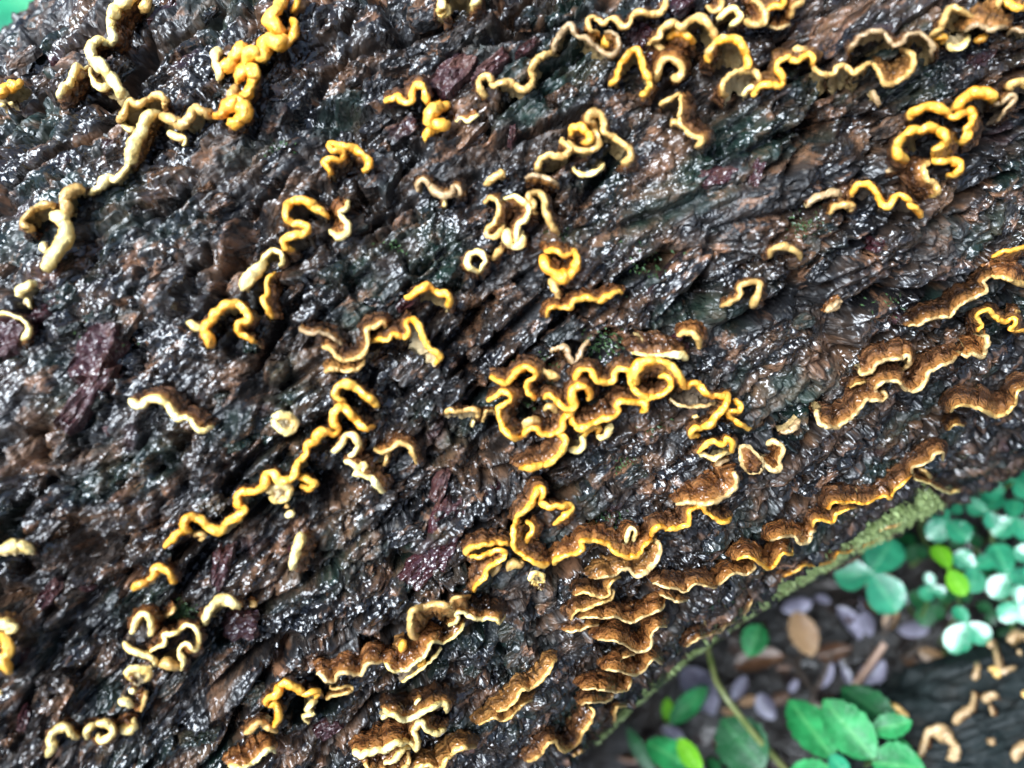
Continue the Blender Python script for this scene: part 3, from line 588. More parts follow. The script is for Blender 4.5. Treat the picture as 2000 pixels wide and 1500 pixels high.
F(11, [785,198, 802,160, 840,140, 880,156, 940,146, 1000,126, 996,70, 1020,36, 1070,20, 1095,60, 1140,90, 1180,112, 1240,86], [24,28,34,28,26,26,26,28,28,26,24,28,30], 'Yb', (-25, -55), 'yellow bridge-shaped ribbon below the big rounded cap', h=8)
F(11, [850,150, 855,115], [36,28], 'Pk', (0, 10), 'pale thumb standing on the bridge-shaped ribbon', h=7)
F(11, [25,110, 30,80, 62,60, 102,18, 140,-60, 165,-82, 176,-50, 150,2], [26,30,30,34,38,40,36,30], 'Yb', (-20, -50), 'yellow pointed peak with a brown back', h=9)
F(11, [150,0, 200,25, 260,26, 322,18, 332,50, 272,100, 230,132], [30,32,34,36,36,30,26], 'Yk', (-30, 45), 'yellow topped fan with a tan face beside the pointed peak', h=9)
F(11, [22,100, 8,180, 20,262, 70,302, 122,340, 172,352, 212,346], [30,32,32,28,28,30,26], 'Yb', (70, -55), 'yellow speckled side wall of the narrow brown trough', h=9)
F(11, [85,100, 116,150, 92,202, 58,258], [24,30,30,24], 'Yr', (40, 0), 'inner yellow wall of the narrow brown trough', h=8)
F(11, [232,352, 250,320, 310,300, 370,285, 402,265, 390,226, 430,215, 500,225, 540,236, 562,270, 612,300, 660,312, 722,290, 742,250, 792,208], [28,32,30,28,28,28,30,30,30,28,28,28,26,26,24], 'Yr', (5, -80), 'long yellow eaves over a wet rust-red cap', h=9)
F(11, [640,245, 655,170, 672,150, 695,170, 682,225], [24,26,28,26,20], 'Pr', (10, 10), 'small pale arch standing on the wet rust-red cap', h=7)
F(11, [800,212, 832,252, 822,312, 782,370, 722,412, 690,412, 660,380, 620,382, 580,410, 460,432], [24,28,30,30,26,22,22,22,18,10], 'Bt', (-70, -60), 'tan saucer folded like a wave below the long yellow eaves', h=8)
F(10, [1188,302, 1190,270, 1240,250, 1320,235, 1400,236, 1442,242], [26,30,30,28,28,24], 'Yb', (15, -38), 'yellow horizontal bar left of the brown trough, with a brown back'.replace('left of', 'joined to'), h=8)
F(10, [1200,300, 1262,310, 1332,280, 1390,268, 1402,310, 1342,350, 1302,380, 1290,422, 1242,470, 1225,512], [22,26,28,30,30,28,28,28,28,26], 'Yb', (-60, -10), 'thin yellow hook dangling below the yellow bar', h=8)
F(10, [1325,405, 1350,385, 1375,350], [45,60,36], 'Tk', (0, 0), 'round khaki lobe behind the dangling yellow hook', h=5)
F(10, [1420,385, 1442,342, 1492,352, 1500,320], [40,50,42,26], 'Tk', (10, 0), 'tan knob at the foot of the brown trough', h=6)
F(11, [105,440, 118,412, 150,405, 178,425, 172,455, 138,462], 26, 'Pp', (0, 0), 'round cream disc the size of a coin lying on dark bark', h=5, loop=True)
# left middle
F(5, [95,222, 120,190, 160,166, 205,148], [36,48,46,24], 'Pp', (25, 65), 'cream fan-shaped fungus with a drip on brown bark', h=7)
F(5, [155,240, 170,290], [38,18], 'Pk', (0, -30), 'cream drip under the cream fan', h=4)
F(5, [-30,332, 40,328, 100,345, 140,370, 162,410, 148,450, 122,472], [22,22,20,20,26,32,18], 'Pk', (-30, 40), 'thin cream thread round the edge of a purple bark flake', h=5)
F(5, [1372,190, 1400,125, 1450,75, 1500,30], [55,80,80,60], 'Pk', (20, 10), 'thick cream finger lying beside a thin yellow squiggle', h=7)
F(6, [30,30, 62,-12, 105,-30, 140,-10, 150,30, 130,60], [30,30,28,26,26,22], 'Pk', (10, 25), 'thin cream arch at the tip of the thick cream finger', h=7)
F(6, [112,90, 75,125, 60,165, 66,210, 40,250, 68,300, 96,352], [14,26,30,30,30,32,26], 'Yr', (50, -5), 'thin yellow squiggle with a rust back', h=6)
F(5, [1198,508, 1172,462, 1152,412, 1190,368, 1230,310, 1292,270, 1352,276, 1392,320, 1402,358, 1340,382, 1352,430, 1400,462, 1442,492], [40,52,50,46,46,44,42,42,40,36,36,34,26], 'Yk', (15, 40), 'yellow croquet hoop of fungus with splayed feet', h=9)
F(5, [1055,370, 1100,395, 1148,425], [36,42,42], 'Pk', (10, 10), 'short cream arm sticking out of the yellow croquet hoop', h=6)
F(5, [732,815, 790,842, 840,808, 890,806, 942,830, 975,880, 1012,912, 1060,910, 1092,952, 1130,982, 1205,965], [36,48,44,42,44,44,38,32,28,26,26], 'Pb', (70, -45), 'cream wavy ledge with a brown back above dark greenish bark', h=7)
F(6, [842,238, 872,228, 920,190, 962,165, 1000,196, 1032,215, 1072,216, 1092,252, 1076,292], [24,34,38,40,38,38,38,36,24], 'Yk', (-5, 55), 'yellow bat-wing fungus with a pale underside near the cream ring', h=9)
F(6, [245,395, 262,420, 312,440, 370,432, 440,462, 490,512], [20,26,28,24,22,18], 'Gd', (25, -30), 'dark brown shrivelled arm with a grey pouch', h=7)
F(6, [368,512, 420,522, 452,562, 512,586, 572,576, 612,540, 632,480, 626,412, 670,400, 712,370, 736,412], [26,30,28,26,26,26,26,26,28,28,22], 'Tb', (5, -60), 'dark brown saddle-shaped cap with a tan edge', h=9)
F(6, [388,652, 432,632, 470,642, 532,650, 592,620, 614,570], [24,30,28,26,24,18], 'Tt', (-5, -32), 'tan crescent tucked under the dark saddle', h=7)
F(6, [640,482, 700,470, 742,470, 780,442, 832,460, 862,430, 848,382, 880,352], [22,26,28,28,28,28,32,36], 'Yb', (-5, -45), 'yellow ribbon running from the dark saddle to a sharp bend', h=8)
F(6, [878,352, 915,390, 945,460, 980,526, 1032,560, 1008,612], [40,38,36,36,36,22], 'Yp', (-65, 50), 'yellow leg with a pale triangular flap', h=9)
F(6, [510,825, 460,800, 450,760, 490,722, 545,726, 600,770, 650,812, 686,848], [28,40,42,46,48,50,50,44], 'Yk', (20, 45), 'smooth yellow sausage bent like a boomerang', h=9)
F(6, [668,958, 612,972, 560,920, 520,880, 480,850, 450,866, 436,930, 466,980, 445,1010], [36,44,44,44,46,40,40,38,38], 'Yk', (25, 35), 'yellow hairpin at the upper end of the long zigzag', h=9)
F(6, [448,1010, 400,990, 350,1006, 330,1050, 286,1060, 286,1120, 240,1160, 222,1220, 190,1260, 130,1262, 95,1222, 56,1240, 50,1286, 5,1322, -42,1322, -100,1346, -95,1395, -62,1426], [40,46,48,40,40,38,38,42,42,42,46,44,40,44,42,40,38,38], 'Yk', (30, 25), 'long bright yellow zigzag running along a bark ridge', h=8)
F(6, [232,1240, 290,1256, 332,1280, 300,1306, 250,1300], [30,38,38,34,22], 'Yk', (-20, 10), 'yellow side twig of the long zigzag', h=7)
F(6, [78,1340, 90,1310, 142,1292, 190,1312, 172,1360, 120,1376], [36,36,36,38,40,38], 'Pp', (0, 0), 'pale cup hanging below the long zigzag', h=6, loop=True)
F(6, [172,1462, 195,1450, 215,1448], [34,44,34], 'Pk', (0, -10), 'pale round bead below the pale cup', h=4)
F(6, [165,1400, 185,1415], [26,24], 'Tk', (0, 5), 'tiny tan crumb between the pale cup and the bead', h=3)
F(9, [1345,10, 1382,45, 1350,72, 1300,102, 1250,150, 1202,160, 1150,122, 1100,86, 1050,96, 1040,142, 1078,168], [42,44,44,46,48,46,46,48,46,40,30], 'Yk', (15, 40), 'yellow check mark ending in a curl, lower run of the long zigzag', h=8)
F(9, [1055,165, 1002,180, 962,222, 928,256], [30,44,44,34], 'Yp', (25, 35), 'yellow tail at the lower tip of the long zigzag', h=7)
F(9, [1090,195, 1115,180, 1150,185, 1125,218], [22,32,30,26], 'Tk', (0, 0), 'small curled tan tab under the check mark', h=5)
F(6, [102,915, 150,892, 202,922, 216,962, 180,990, 128,970], [38,40,42,40,38,38], 'Pp', (0, 0), 'lone yellow button with a slit, like a coffee bean', h=6, loop=True)
F(6, [432,1102, 480,1062, 502,1012, 540,1006, 576,1052, 562,1102, 528,1132], [30,34,34,36,36,36,26], 'Pk', (10, 35), 'cream stirrup-shaped fungus beside the long zigzag', h=8)
F(6, [498,1160, 542,1166, 570,1190, 612,1182, 600,1212, 558,1224, 620,1240, 660,1262, 690,1302, 726,1332], [32,36,34,34,28,28,32,32,32,28], 'Pb', (75, -35), 'cream corkscrew strip with a wide brown back', h=7)
F(6, [668,1080, 712,1106, 760,1090, 790,1060, 842,1060, 882,1100, 905,1172], [34,30,26,28,28,28,22], 'Tr', (10, -15), 'shrivelled tan spider-like fungus with thin legs', h=7, lump=0.25)
F(6, [745,1100, 735,1150, 722,1180], [22,22,18], 'Tk', (5, -10), 'thin tan leg of the spider-like fungus', h=5)
F(6, [1062,895, 1092,870, 1150,876, 1212,860, 1252,882, 1240,920], [30,26,26,28,30,22], 'Tp', (-5, 40), 'grey-tan awning with a whitish torn underside', h=7)
F(6, [1225,920, 1218,965], [18,10], 'Pk', (0, -10), 'hair-thin pale drip below the grey-tan awning', h=3)
F(6, [1275,942, 1292,882, 1332,870, 1352,902], [16,16,16,12], 'Tk', (10, 10), 'wiry tan loop beside the ear-shaped edge', h=5)
# lower left
F(9, [-30,275, 60,262, 130,245, 185,290], [60,66,66,40], 'Pp', (5, 40), 'thick cream cap beside a clear water drop', h=7)
F(9, [757,502, 772,470, 822,455, 862,420, 880,382, 912,370, 952,402, 982,452], [30,36,36,40,42,42,42,34], 'Yp', (20, 30), 'yellow swan-neck fungus just below the long zigzag tail', h=8)
F(9, [1152,685, 1172,630, 1212,572, 1262,552, 1312,568, 1352,598], [30,44,52,54,56,40], 'Pk', (20, 40), 'chunky cream claw on purple bark', h=8, lump=0.22)
F(9, [1410,575, 1450,575], 45, 'Tr', (5, 5), 'small rusty crumb beside the cream claw', h=2.5, lump=0.3)
F(9, [-30,690, 50,690, 82,712, 30,742], [50,54,40,28], 'Pt', (0, -20), 'buff bent arm above a thick yellow trunk', h=7)
F(9, [10,745, 40,800, 48,842, 15,885, 40,932, 66,972], [44,64,66,56,48,26], 'Yk', (5, 15), 'thick yellow trunk of fungus with a pointed foot', h=8, lump=0.2)
F(9, [-15,1070, 5,1080], 40, 'Pk', (0, 5), 'cream bead below the thick yellow trunk', h=4)
F(9, [748,742, 760,682, 792,640, 832,642, 852,692, 850,752], [36,36,34,34,34,26], 'Pr', (40, -5), 'cream staple-shaped fungus with a rusty side', h=8)
F(9, [930,655, 970,620, 990,590], [22,28,20], 'Tr', (-30, 20), 'rusty spur beside a dark green blob', h=4)
F(9, [692,790, 752,842, 822,862, 862,885, 885,925], [22,36,36,34,22], 'Pg', (45, -20), 'cream collar of a torn hollow cup', h=7)
F(9, [835,848, 882,822, 932,790, 920,752, 980,742, 1022,716, 1052,696, 1092,706, 1120,752, 1112,822, 1080,832, 1060,802, 1022,812, 1012,852, 1032,902, 1018,950], [18,22,22,22,22,22,22,22,24,26,26,22,22,28,30,16], 'Pg', (-20, 30), 'frilly cream outline of a torn hollow cup', h=9)
F(9, [895,925, 940,910, 1000,925, 1020,880], [30,60,56,36], 'Tk', (30, -60), 'wet amber belly of the torn hollow cup', h=6)
F(9, [715,972, 740,942, 800,940, 842,972, 830,996, 762,992], 36, 'Pp', (0, 0), 'small cream kidney-shaped button, first of a short row', h=6, loop=True)
F(9, [838,945, 858,925], 20, 'Pk', (0, 5), 'tiny cream speck beside the kidney-shaped button', h=3)
F(9, [735,1062, 765,1068], 52, 'Pt', (20, 10), 'round buff pimple below the kidney-shaped button', h=6)
F(9, [678,1120, 710,1128, 745,1152], [36,50,36], 'Pk', (15, -5), 'plump white bean below the round buff pimple', h=6)
F(9, [825,1060, 810,1130, 790,1180], [22,26,24], 'Tr', (-40, 10), 'brown papery strip beside the plump white bean', h=3.5)
F(9, [488,1335, 490,1292, 532,1256, 590,1246, 632,1282, 620,1322, 568,1346, 552,1300], [30,34,36,38,38,36,40,32], 'Pk', (15, 30), 'cream snail-like curl at the end of a short row', h=7)
F(9, [678,1275, 720,1282, 752,1268, 755,1222], [40,46,44,32], 'Pr', (-40, -50), 'cream lip with a brown back next to the snail-like curl', h=6)
F(9, [272,1430, 292,1372, 282,1332, 322,1282, 372,1270, 402,1310, 445,1332], [40,48,42,42,42,34,18], 'Pk', (30, 30), 'yellowish wishbone of fungus by itself on black bark', h=8)
# lower middle
F(10, [205,382, 215,322, 236,252, 262,185], [46,48,48,50], 'Pr', (95, 25), 'straight cream rod with a rusty triangular cap', h=9)
F(10, [58,1148, 62,1112, 120,1082, 132,1042, 172,1020, 222,1050, 282,1082, 342,1068, 338,1112], [34,40,40,42,42,42,38,36,30], 'Yg', (15, 55), 'yellow bridge with a torn dark underside', h=9)
F(10, [72,1150, 112,1140, 126,1190, 112,1250, 62,1262], [34,40,40,40,28], 'Yk', (-15, 10), 'yellow leg descending from the yellow bridge', h=7)
F(10, [340,1110, 290,1165, 322,1188, 268,1215, 302,1252], [30,30,30,30,24], 'Pk', (-15, -30), 'pale tattered fringe at the end of the yellow bridge', h=6, lump=0.3)
F(10, [-65,1312, -20,1272, 30,1240, 62,1270, 122,1292], [24,34,34,34,24], 'Tb', (10, 30), 'buff wavy strip under the yellow leg', h=7)
F(10, [-155,1482, -90,1500, -20,1470, 40,1422, 86,1390, 106,1416], [30,28,26,26,26,16], 'Pr', (-25, -85), 'orange-brown cap with a cream edge under the buff wavy strip', h=8)
F(10, [345,955, 392,1000, 442,1010, 462,972, 530,962, 592,972, 622,912, 682,906, 722,882], [20,24,24,22,22,24,22,20,20], 'Br', (20, -100), 'ridged rusty fan at the lower end of the great ruffle', h=9)
F(10, [722,882, 752,942, 792,956, 842,950, 882,920, 922,890, 962,852, 982,802, 1012,782, 1052,800], [20,20,22,20,18,18,22,24,24,18], 'Pr', (-30, -110), 'folded orange fan in the middle of the great ruffle', h=10)
F(10, [1050,800, 1102,770, 1152,722, 1172,672], [18,18,18,16], 'Pd', (-60, -60), 'dark brown fan with a thin cream edge in the great ruffle', h=8)
F(10, [818,1022, 872,980, 932,940, 982,900, 1032,842, 1042,812], [14,18,18,18,16,14], 'Pg', (-35, -50), 'thin cream fringe under the great ruffle', h=5)
F(10, [910,925, 945,905, 940,870], [16,20,16], 'Yk', (-10, -10), 'thin yellow curl inside the great ruffle', h=6)
F(10, [392,1112, 442,1090, 512,1080, 546,1050, 500,1040, 432,1052, 420,1030], [20,18,18,18,16,16,14], 'Td', (10, -30), 'thin tan double lip under the ridged rusty fan', h=6)
F(10, [905,770, 880,740, 872,692, 872,640, 902,602, 960,590, 1030,576, 1082,590, 1112,550, 1152,530, 1212,532], [60,44,40,40,40,36,38,32,24,20,16], 'Tt', (40, 45), 'tall tan scroll standing behind the great ruffle', h=11)
F(10, [815,840, 830,800, 838,785], [40,48,36], 'Ot', (-10, 20), 'bright orange tip poking out of the great ruffle', h=9)
F(10, [1082,692, 1112,690, 1142,652, 1120,632, 1152,620, 1202,642, 1252,660, 1312,656, 1352,662, 1372,682, 1398,640], [22,22,20,20,22,24,24,24,24,26,24], 'Pd', (0, -90), 'dark brown wing with a bright cream hem beside the tall scroll', h=9)
F(10, [718,1172, 762,1190, 832,1226, 912,1200, 982,1162, 1060,1130, 1078,1182], [24,32,34,34,34,36,30], 'Pd', (10, -100), 'dark brown roof with a cream wavy gutter', h=10)
F(10, [862,1168, 895,1150, 920,1110, 935,1115], [26,22,18,14], 'Pd', (10, -15), 'short cream scribble on the dark brown roof', h=8)
F(10, [708,1226, 745,1190], [24,22], 'Pk', (0, -5), 'pale peg below the dark brown roof', h=5)
F(10, [550,1410, 602,1426, 660,1402, 722,1392, 782,1362, 862,1346], [44,46,42,40,40,36], 'Pr', (40, -110), 'red-brown hump with a thick cream hem under the dark roof', h=11)
F(10, [862,1346, 902,1382, 912,1340, 888,1292, 932,1246, 962,1282, 1012,1300, 1066,1280], [32,34,34,32,36,34,36,38], 'Pb', (25, -25), 'cream hem that bends round to a brown paddle beside the red-brown hump', h=9)
F(10, [720,1472, 782,1450, 832,1392, 872,1382], [32,34,30,26], 'Pb', (-20, -30), 'cream lower tier under the red-brown hump', h=7)
F(10, [615,1465, 640,1510, 720,1520, 830,1510, 862,1440, 848,1402], [26,26,26,26,26,20], 'Tb', (0, -50), 'tan lowest tier under the red-brown hump', h=6)
F(10, [880,1505, 970,1482, 1040,1502, 1080,1442, 1142,1392, 1202,1380, 1242,1384], [24,28,28,28,30,30,26], 'Tt', (-10, -65), 'tan cap with a yellow edge beside the cream lower tier', h=8)
# the layered brown shelves on the near flank
F(11, [352,532, 392,510, 440,515, 500,540, 550,522, 546,480, 572,440, 618,420], [14,18,18,18,18,18,16,12], 'Td', (-15, -50), 'dark thin shelf with a pencil-thin tan edge, topmost of the layered shelves', h=8)
F(11, [330,672, 345,640, 372,612, 422,606, 490,572, 552,552, 572,512, 552,476], [16,18,18,18,18,18,18,12], 'Tb', (-20, -40), 'brown shelf with a doubled tan edge, second of the layered shelves', h=8)
F(11, [378,652, 440,650, 520,652, 592,652, 660,682, 722,660, 782,632, 850,592, 856,568], [12,14,14,14,16,16,16,18,14], 'Br', (-5, -62), 'wide flat brown shelf with a turned up end, third of the layered shelves', h=8)
F(11, [828,520, 882,540, 922,562, 990,556], [12,14,16,14], 'Bb', (-20, -40), 'small brown shelf beside the wide flat shelf', h=6)
F(11, [298,732, 370,726, 440,702, 492,690], [12,14,14,12], 'Bb', (20, -42), 'short brown sliver below the doubled tan edge', h=6)
F(11, [478,776, 550,780, 620,796, 660,822, 702,842, 762,836, 786,800, 786,752, 822,710, 876,695], [12,14,14,14,16,16,16,16,16,16], 'Br', (0, -75), 'scalloped brown shelf ending in a yellow tip, fourth of the layered shelves', h=9)
F(11, [600,880, 650,870, 700,850], [12,12,10], 'Bd', (0, -40), 'narrow dark shelf squeezed under the scalloped shelf', h=5)
F(11, [522,952, 602,952, 690,976, 742,950, 782,902, 812,890, 846,916], [12,14,16,14,14,14,14], 'Br', (-5, -65), 'reddish brown shelf with a pinched tip, fifth of the layered shelves', h=9)
F(11, [392,1056, 470,1056, 560,1066, 640,1070, 666,1030, 672,990], [12,12,14,14,14,12], 'Br', (0, -62), 'domed brown shelf like a clam, sixth of the layered shelves', h=9)
F(11, [385,1140, 430,1130, 480,1128, 552,1120, 570,1090], [12,14,14,14,10], 'Bb', (0, -50), 'plain brown shelf under the clam-like shelf', h=7)
F(11, [82,1468, 160,1430, 192,1372, 240,1350, 282,1402, 332,1390, 382,1342, 402,1292, 442,1240, 462,1182, 432,1152], [16,18,18,20,20,18,18,20,20,18,14], 'Tb', (-50, -60), 'long brown shelf with a steep tan edge, lowest of the layered shelves', h=9)
F(11, [340,1432, 402,1400, 470,1350, 532,1310, 572,1250, 582,1190, 602,1150, 652,1150], [12,14,14,18,18,18,20,18], 'Td', (-15, -12), 'thin yellow whip of fungus on the shaded flank', h=6)
F(11, [-120,1190, -30,1165, 20,1120, 52,1060, 102,1052, 152,1020, 202,960, 252,880], [12,18,20,22,22,22,22,16], 'Tt', (-25, -35), 'golden edge stepping up a groove beside the layered shelves', h=8)
F(11, [-192,1256, -110,1220, -20,1226, 52,1152, 122,1110], [14,16,16,18,16], 'Tt', (-5, -50), 'flat tan blade below the golden stepping edge', h=8)
F(11, [788,452, 850,476, 922,492, 982,506, 1005,480, 1052,460, 1122,482, 1162,476], [12,14,14,14,14,14,14,12], 'Bb', (5, -60), 'brown shelf with a ragged buff edge above the moss', h=8)
F(11, [1162,472, 1212,430, 1262,396, 1322,410, 1362,380, 1366,350], [14,16,16,16,16,12], 'Br', (-25, -50), 'folded rust shelf joining the ragged shelf to the tented one', h=9)
F(12, [-124,332, -70,310, -10,330, 60,378, 106,340, 136,296, 192,290, 188,255], [16,18,20,22,20,20,20,14], 'Yr', (-25, -70), 'tented rust cap with a bright yellow edge above the moss', h=10)
F(12, [68,218, 130,200, 202,196, 240,236, 292,220, 302,172, 328,155], [16,18,18,22,22,22,18], 'Br', (-10, -60), 'long rust roll over the tented rust cap', h=9)
F(12, [310,150, 320,112, 362,100, 420,116, 442,72, 492,46, 560,35], [14,18,18,18,18,16,14], 'Yb', (-30, -40), 'thin yellow bracket edge linking two rust shelves', h=8)
F(8, [388,1422, 422,1392, 480,1390, 550,1390, 602,1400, 652,1370, 712,1350, 742,1372, 762,1330, 822,1280, 872,1232], [26,20,18,18,16,16,18,20,16,16,14], 'Yb', (-20, -72), 'long frilled brown shelf with a yellow edge beside mossy bark', h=9)
F(8, [870,1230, 870,1192, 922,1176, 970,1152, 1002,1110, 1042,1112, 1042,1162], [16,18,18,18,20,22,18], 'Bb', (-15, -55), 'brown shelf hooked down at one end near the log edge', h=9)
F(8, [905,1190, 950,1220, 982,1248], [18,24,20], 'Tk', (-10, -15), 'small yellow slat below the hooked shelf', h=6)
F(8, [880,1252, 932,1270, 1002,1300, 1062,1332, 1135,1325], [10,12,14,16,16], 'Pd', (20, -30), 'thin whitish wavy edge at the rim of the log', h=6)
F(12, [148,428, 210,390, 262,362, 332,350, 372,345, 422,330, 452,290, 512,280, 582,260, 642,222, 702,200], [10,14,14,18,22,20,14,14,16,20,18], 'Yb', (-20, -32), 'thin golden frill running along the mossy edge', h=7)
F(12, [680,162, 725,150, 765,140, 815,110], [12,14,14,14], 'Tb', (-20, -22), 'thin tan strip past the end of the golden frill', h=6)
F(11, [978,822, 1032,782, 1102,752, 1172,730, 1212,692, 1272,680, 1312,630, 1356,558], [10,14,12,14,12,12,12,10], 'Bb', (-30, -52), 'brown shelf with a hair-thin buff edge at the mossy rim', h=8)
F(11, [785,1042, 832,1022, 882,980], [10,14,12], 'Td', (-10, -20), 'faint tan scrap at the shaded rim of the log', h=5)
# right flank
F(8, [842,395, 912,386, 970,356, 1042,346, 1082,340, 1122,290, 1182,250, 1252,220, 1292,186, 1270,142, 1312,115], [10,16,18,18,18,18,18,18,18,16,18], 'Bd', (-20, -62), 'long dark brown shelf with a thin buff edge climbing to a rusty wing', h=9)
F(8, [1312,115, 1392,120, 1450,150, 1520,165], [20,28,34,34], 'Tr', (10, -95), 'rusty wing at the end of the long dark shelf', h=9)
F(8, [1238,425, 1262,390, 1236,350, 1250,320, 1302,306, 1342,350, 1392,370, 1442,350, 1450,390, 1422,412, 1520,418], [16,20,26,26,26,26,26,26,26,26,26], 'Yk', (5, 30), 'golden key-pattern ribbon below the rusty wing', h=8)
F(8, [1455,330, 1460,312, 1475,320], 16, 'Tb', (-30, 15), 'tiny tan curl on the golden key-pattern ribbon', h=8)
F(8, [568,632, 582,658, 632,652, 682,602, 742,582, 802,580, 840,562, 856,602, 822,640], [18,26,24,20,20,20,24,26,20], 'Bb', (0, -75), 'brown hood with a cream edge and grey inside', h=9)
F(8, [690,630, 740,640, 800,640, 840,620], [12,18,22,18], 'Gg', (0, -35), 'grey lower lip inside the brown hood', h=5)
F(8, [515,738, 572,716, 632,702, 657,660], [10,14,16,14], 'Td', (-15, -20), 'thin tan thread curling below the brown hood', h=6)
F(8, [338,860, 332,900, 352,940, 412,966, 470,945, 542,896, 582,850, 612,812, 682,816, 722,800, 712,766, 672,782], [24,26,26,26,24,22,20,20,22,22,18,14], 'Bb', (-15, -85), 'brown tongue with a round blunt end, foot of the long winding shelf', h=10)
F(8, [668,790, 668,742, 712,710, 782,706, 832,750, 892,760, 942,710, 962,660, 1022,622, 1082,600, 1122,560], [16,22,20,20,22,24,22,22,20,20,18], 'Bb', (-35, -62), 'smooth brown roll in the middle of the long winding shelf', h=10)
F(8, [1122,560, 1142,545, 1172,566, 1202,550, 1262,570, 1282,530, 1292,470, 1260,440], [18,20,22,24,28,28,26,18], 'Br', (-30, -65), 'knuckled rust end of the long winding shelf', h=9)
F(8, [1085,882, 1112,850, 1172,840, 1242,860, 1292,880, 1342,900, 1402,886, 1450,830, 1462,770, 1520,735], [14,18,18,20,24,26,22,18,16,14], 'Tb', (15, -80), 'broad rust-brown awning with an orange edge near the log rim', h=10)
F(8, [1070,985, 1108,952, 1165,955], [12,16,14], 'Td', (-10, -30), 'tiny tan arch below the broad awning', h=6)
F(8, [122,992, 180,985, 215,950, 235,915], [14,34,36,18], 'Gk', (0, 0), 'flat pinkish brown sliver beside the brown tongue', h=3)
F(8, [385,315, 430,285, 470,240], [24,44,36], 'Gr', (10, -20), 'crusty rust patch flat on dark bark above the brown hood', h=2, lump=0.35)
# ------------------------------------------------------------------ loose plates of bark, parts of the log
def plate_mesh(seed):
    nu, nv = 13, 10
    u, v = np.meshgrid(np.linspace(-1, 1, nu), np.linspace(-1, 1, nv), indexing='ij')
    jag = 1 + 0.30 * perlin(u * 1.7 + seed * 3.1, v * 1.7, 60)
    x = u * jag * (1 + 0.15 * perlin(v * 2 + seed, u * 0, 61)); y = v * jag * (1 - 0.25 * np.abs(u) ** 3)
    z = 0.25 + 0.30 * perlin(u * 1.6 + seed, v * 2.4, 62) + 0.30 * perlin(u * 3.3 + seed, v * 4.5, 63) + 0.16 * perlin(u * 7 + seed, v * 9, 64)
    e = np.maximum(np.abs(u), np.abs(v)); z = np.where(e > 0.99, -1.2, z)
    return mesh_np('bark_plate', np.stack([x, y, z], -1).reshape(-1, 3), grid_quads(nu, nv), False)
PLATES = {}
for key, mt in (('brown', M_FLAKE), ('red', M_RED)):
    PLATES[key] = []
    for k in range(10):
        me = plate_mesh(k * 1.37 + (50 if key == 'red' else 0)); me.materials.append(mt); PLATES[key].append(me)
def bark_plate(px, py, lx, ly, lz, key='brown', spin=0.0, lift=0.0, label=None):
    p, n, d = on_log(px, py)
    ax, b = log_frame(p, n)
    q = math.radians(spin); a2 = ax * math.cos(q) + b * math.sin(q); b2 = n.cross(a2)
    o = link('bark_plate', random.choice(PLATES[key]), log_root)
    k = (p - CAM).dot(FWD) / FPX
    M4 = Matrix.Identity(4)
    tx, ty = random.uniform(-.12, .12), random.uniform(-.12, .12)
    nz = (n + a2 * tx + b2 * ty).normalized(); a3 = (a2 - nz * a2.dot(nz)).normalized(); b3 = nz.cross(a3)
    pos = p + n * lift
    for i in range(3):
        M4[i][0], M4[i][1], M4[i][2], M4[i][3] = a3[i] * lx * k / 2, b3[i] * ly * k / 2, nz[i] * lz, pos[i]
    o.matrix_parent_inverse = Matrix.Identity(4); o.matrix_basis = M4
    if label: o['label'] = label
    return o
for a in ((880, 150, 115, 70, .0035, 'red', 10, .001, 'dark red bark beside the seagull-shaped fungus'), (955, 135, 90, 40, .003, 'red', 0, 0), (185, 690, 130, 90, .004, 'red', 25, .001, 'purplish red bark chunk'),
          (165, 780, 170, 50, .003, 'red', 10, 0), (15, 655, 90, 90, .003, 'red', 10, .001), (870, 1050, 150, 70, .0022, 'red', 30, 0, 'maroon bark patch'), (830, 1110, 110, 60, .002, 'red', 10, 0),
          (1030, 95, 60, 26, .003, 'red', 0, 0), (1250, 70, 50, 60, .003, 'red', 0, 0), (1300, 690, 90, 40, .002, 'red', 0, 0), (430, 1110, 90, 40, .002, 'red', 35, 0), (470, 1225, 60, 70, .0015, 'red', 40, 0),
          (1700, 45, 270, 105, .0045, 'brown', 5, .001, 'big pale bark plate with a smooth wet top'), (900, 80, 100, 45, .004, 'brown', 0, .001), (745, 335, 95, 80, .0035, 'brown', 30, .001), (570, 60, 150, 50, .003, 'brown', 20, 0),
          (690, 145, 60, 40, .003, 'brown', 10, 0), (900, 270, 110, 40, .003, 'brown', 10, 0), (110, 1350, 90, 70, .004, 'brown', 20, .001), (1420, 990, 90, 40, .002, 'brown', 0, 0), (1330, 540, 160, 60, .0025, 'brown', 12, 0)):
    bark_plate(*a)
done = []
while len(done) < 230:
    x, y = random.uniform(0, 2000), random.uniform(0, 1480)
    if x * 0.61 + y * 0.79 > 1890 or any(abs(x - a) + abs(y - b) < 34 for a, b in done): continue
    done.append((x, y))
    l = random.uniform(26, 80)
    bark_plate(x, y, l, l * random.uniform(.35, .7), random.uniform(.0012, .0030), 'red' if random.random() < .07 else 'brown', random.gauss(0, 22), random.uniform(-.0012, .0006))

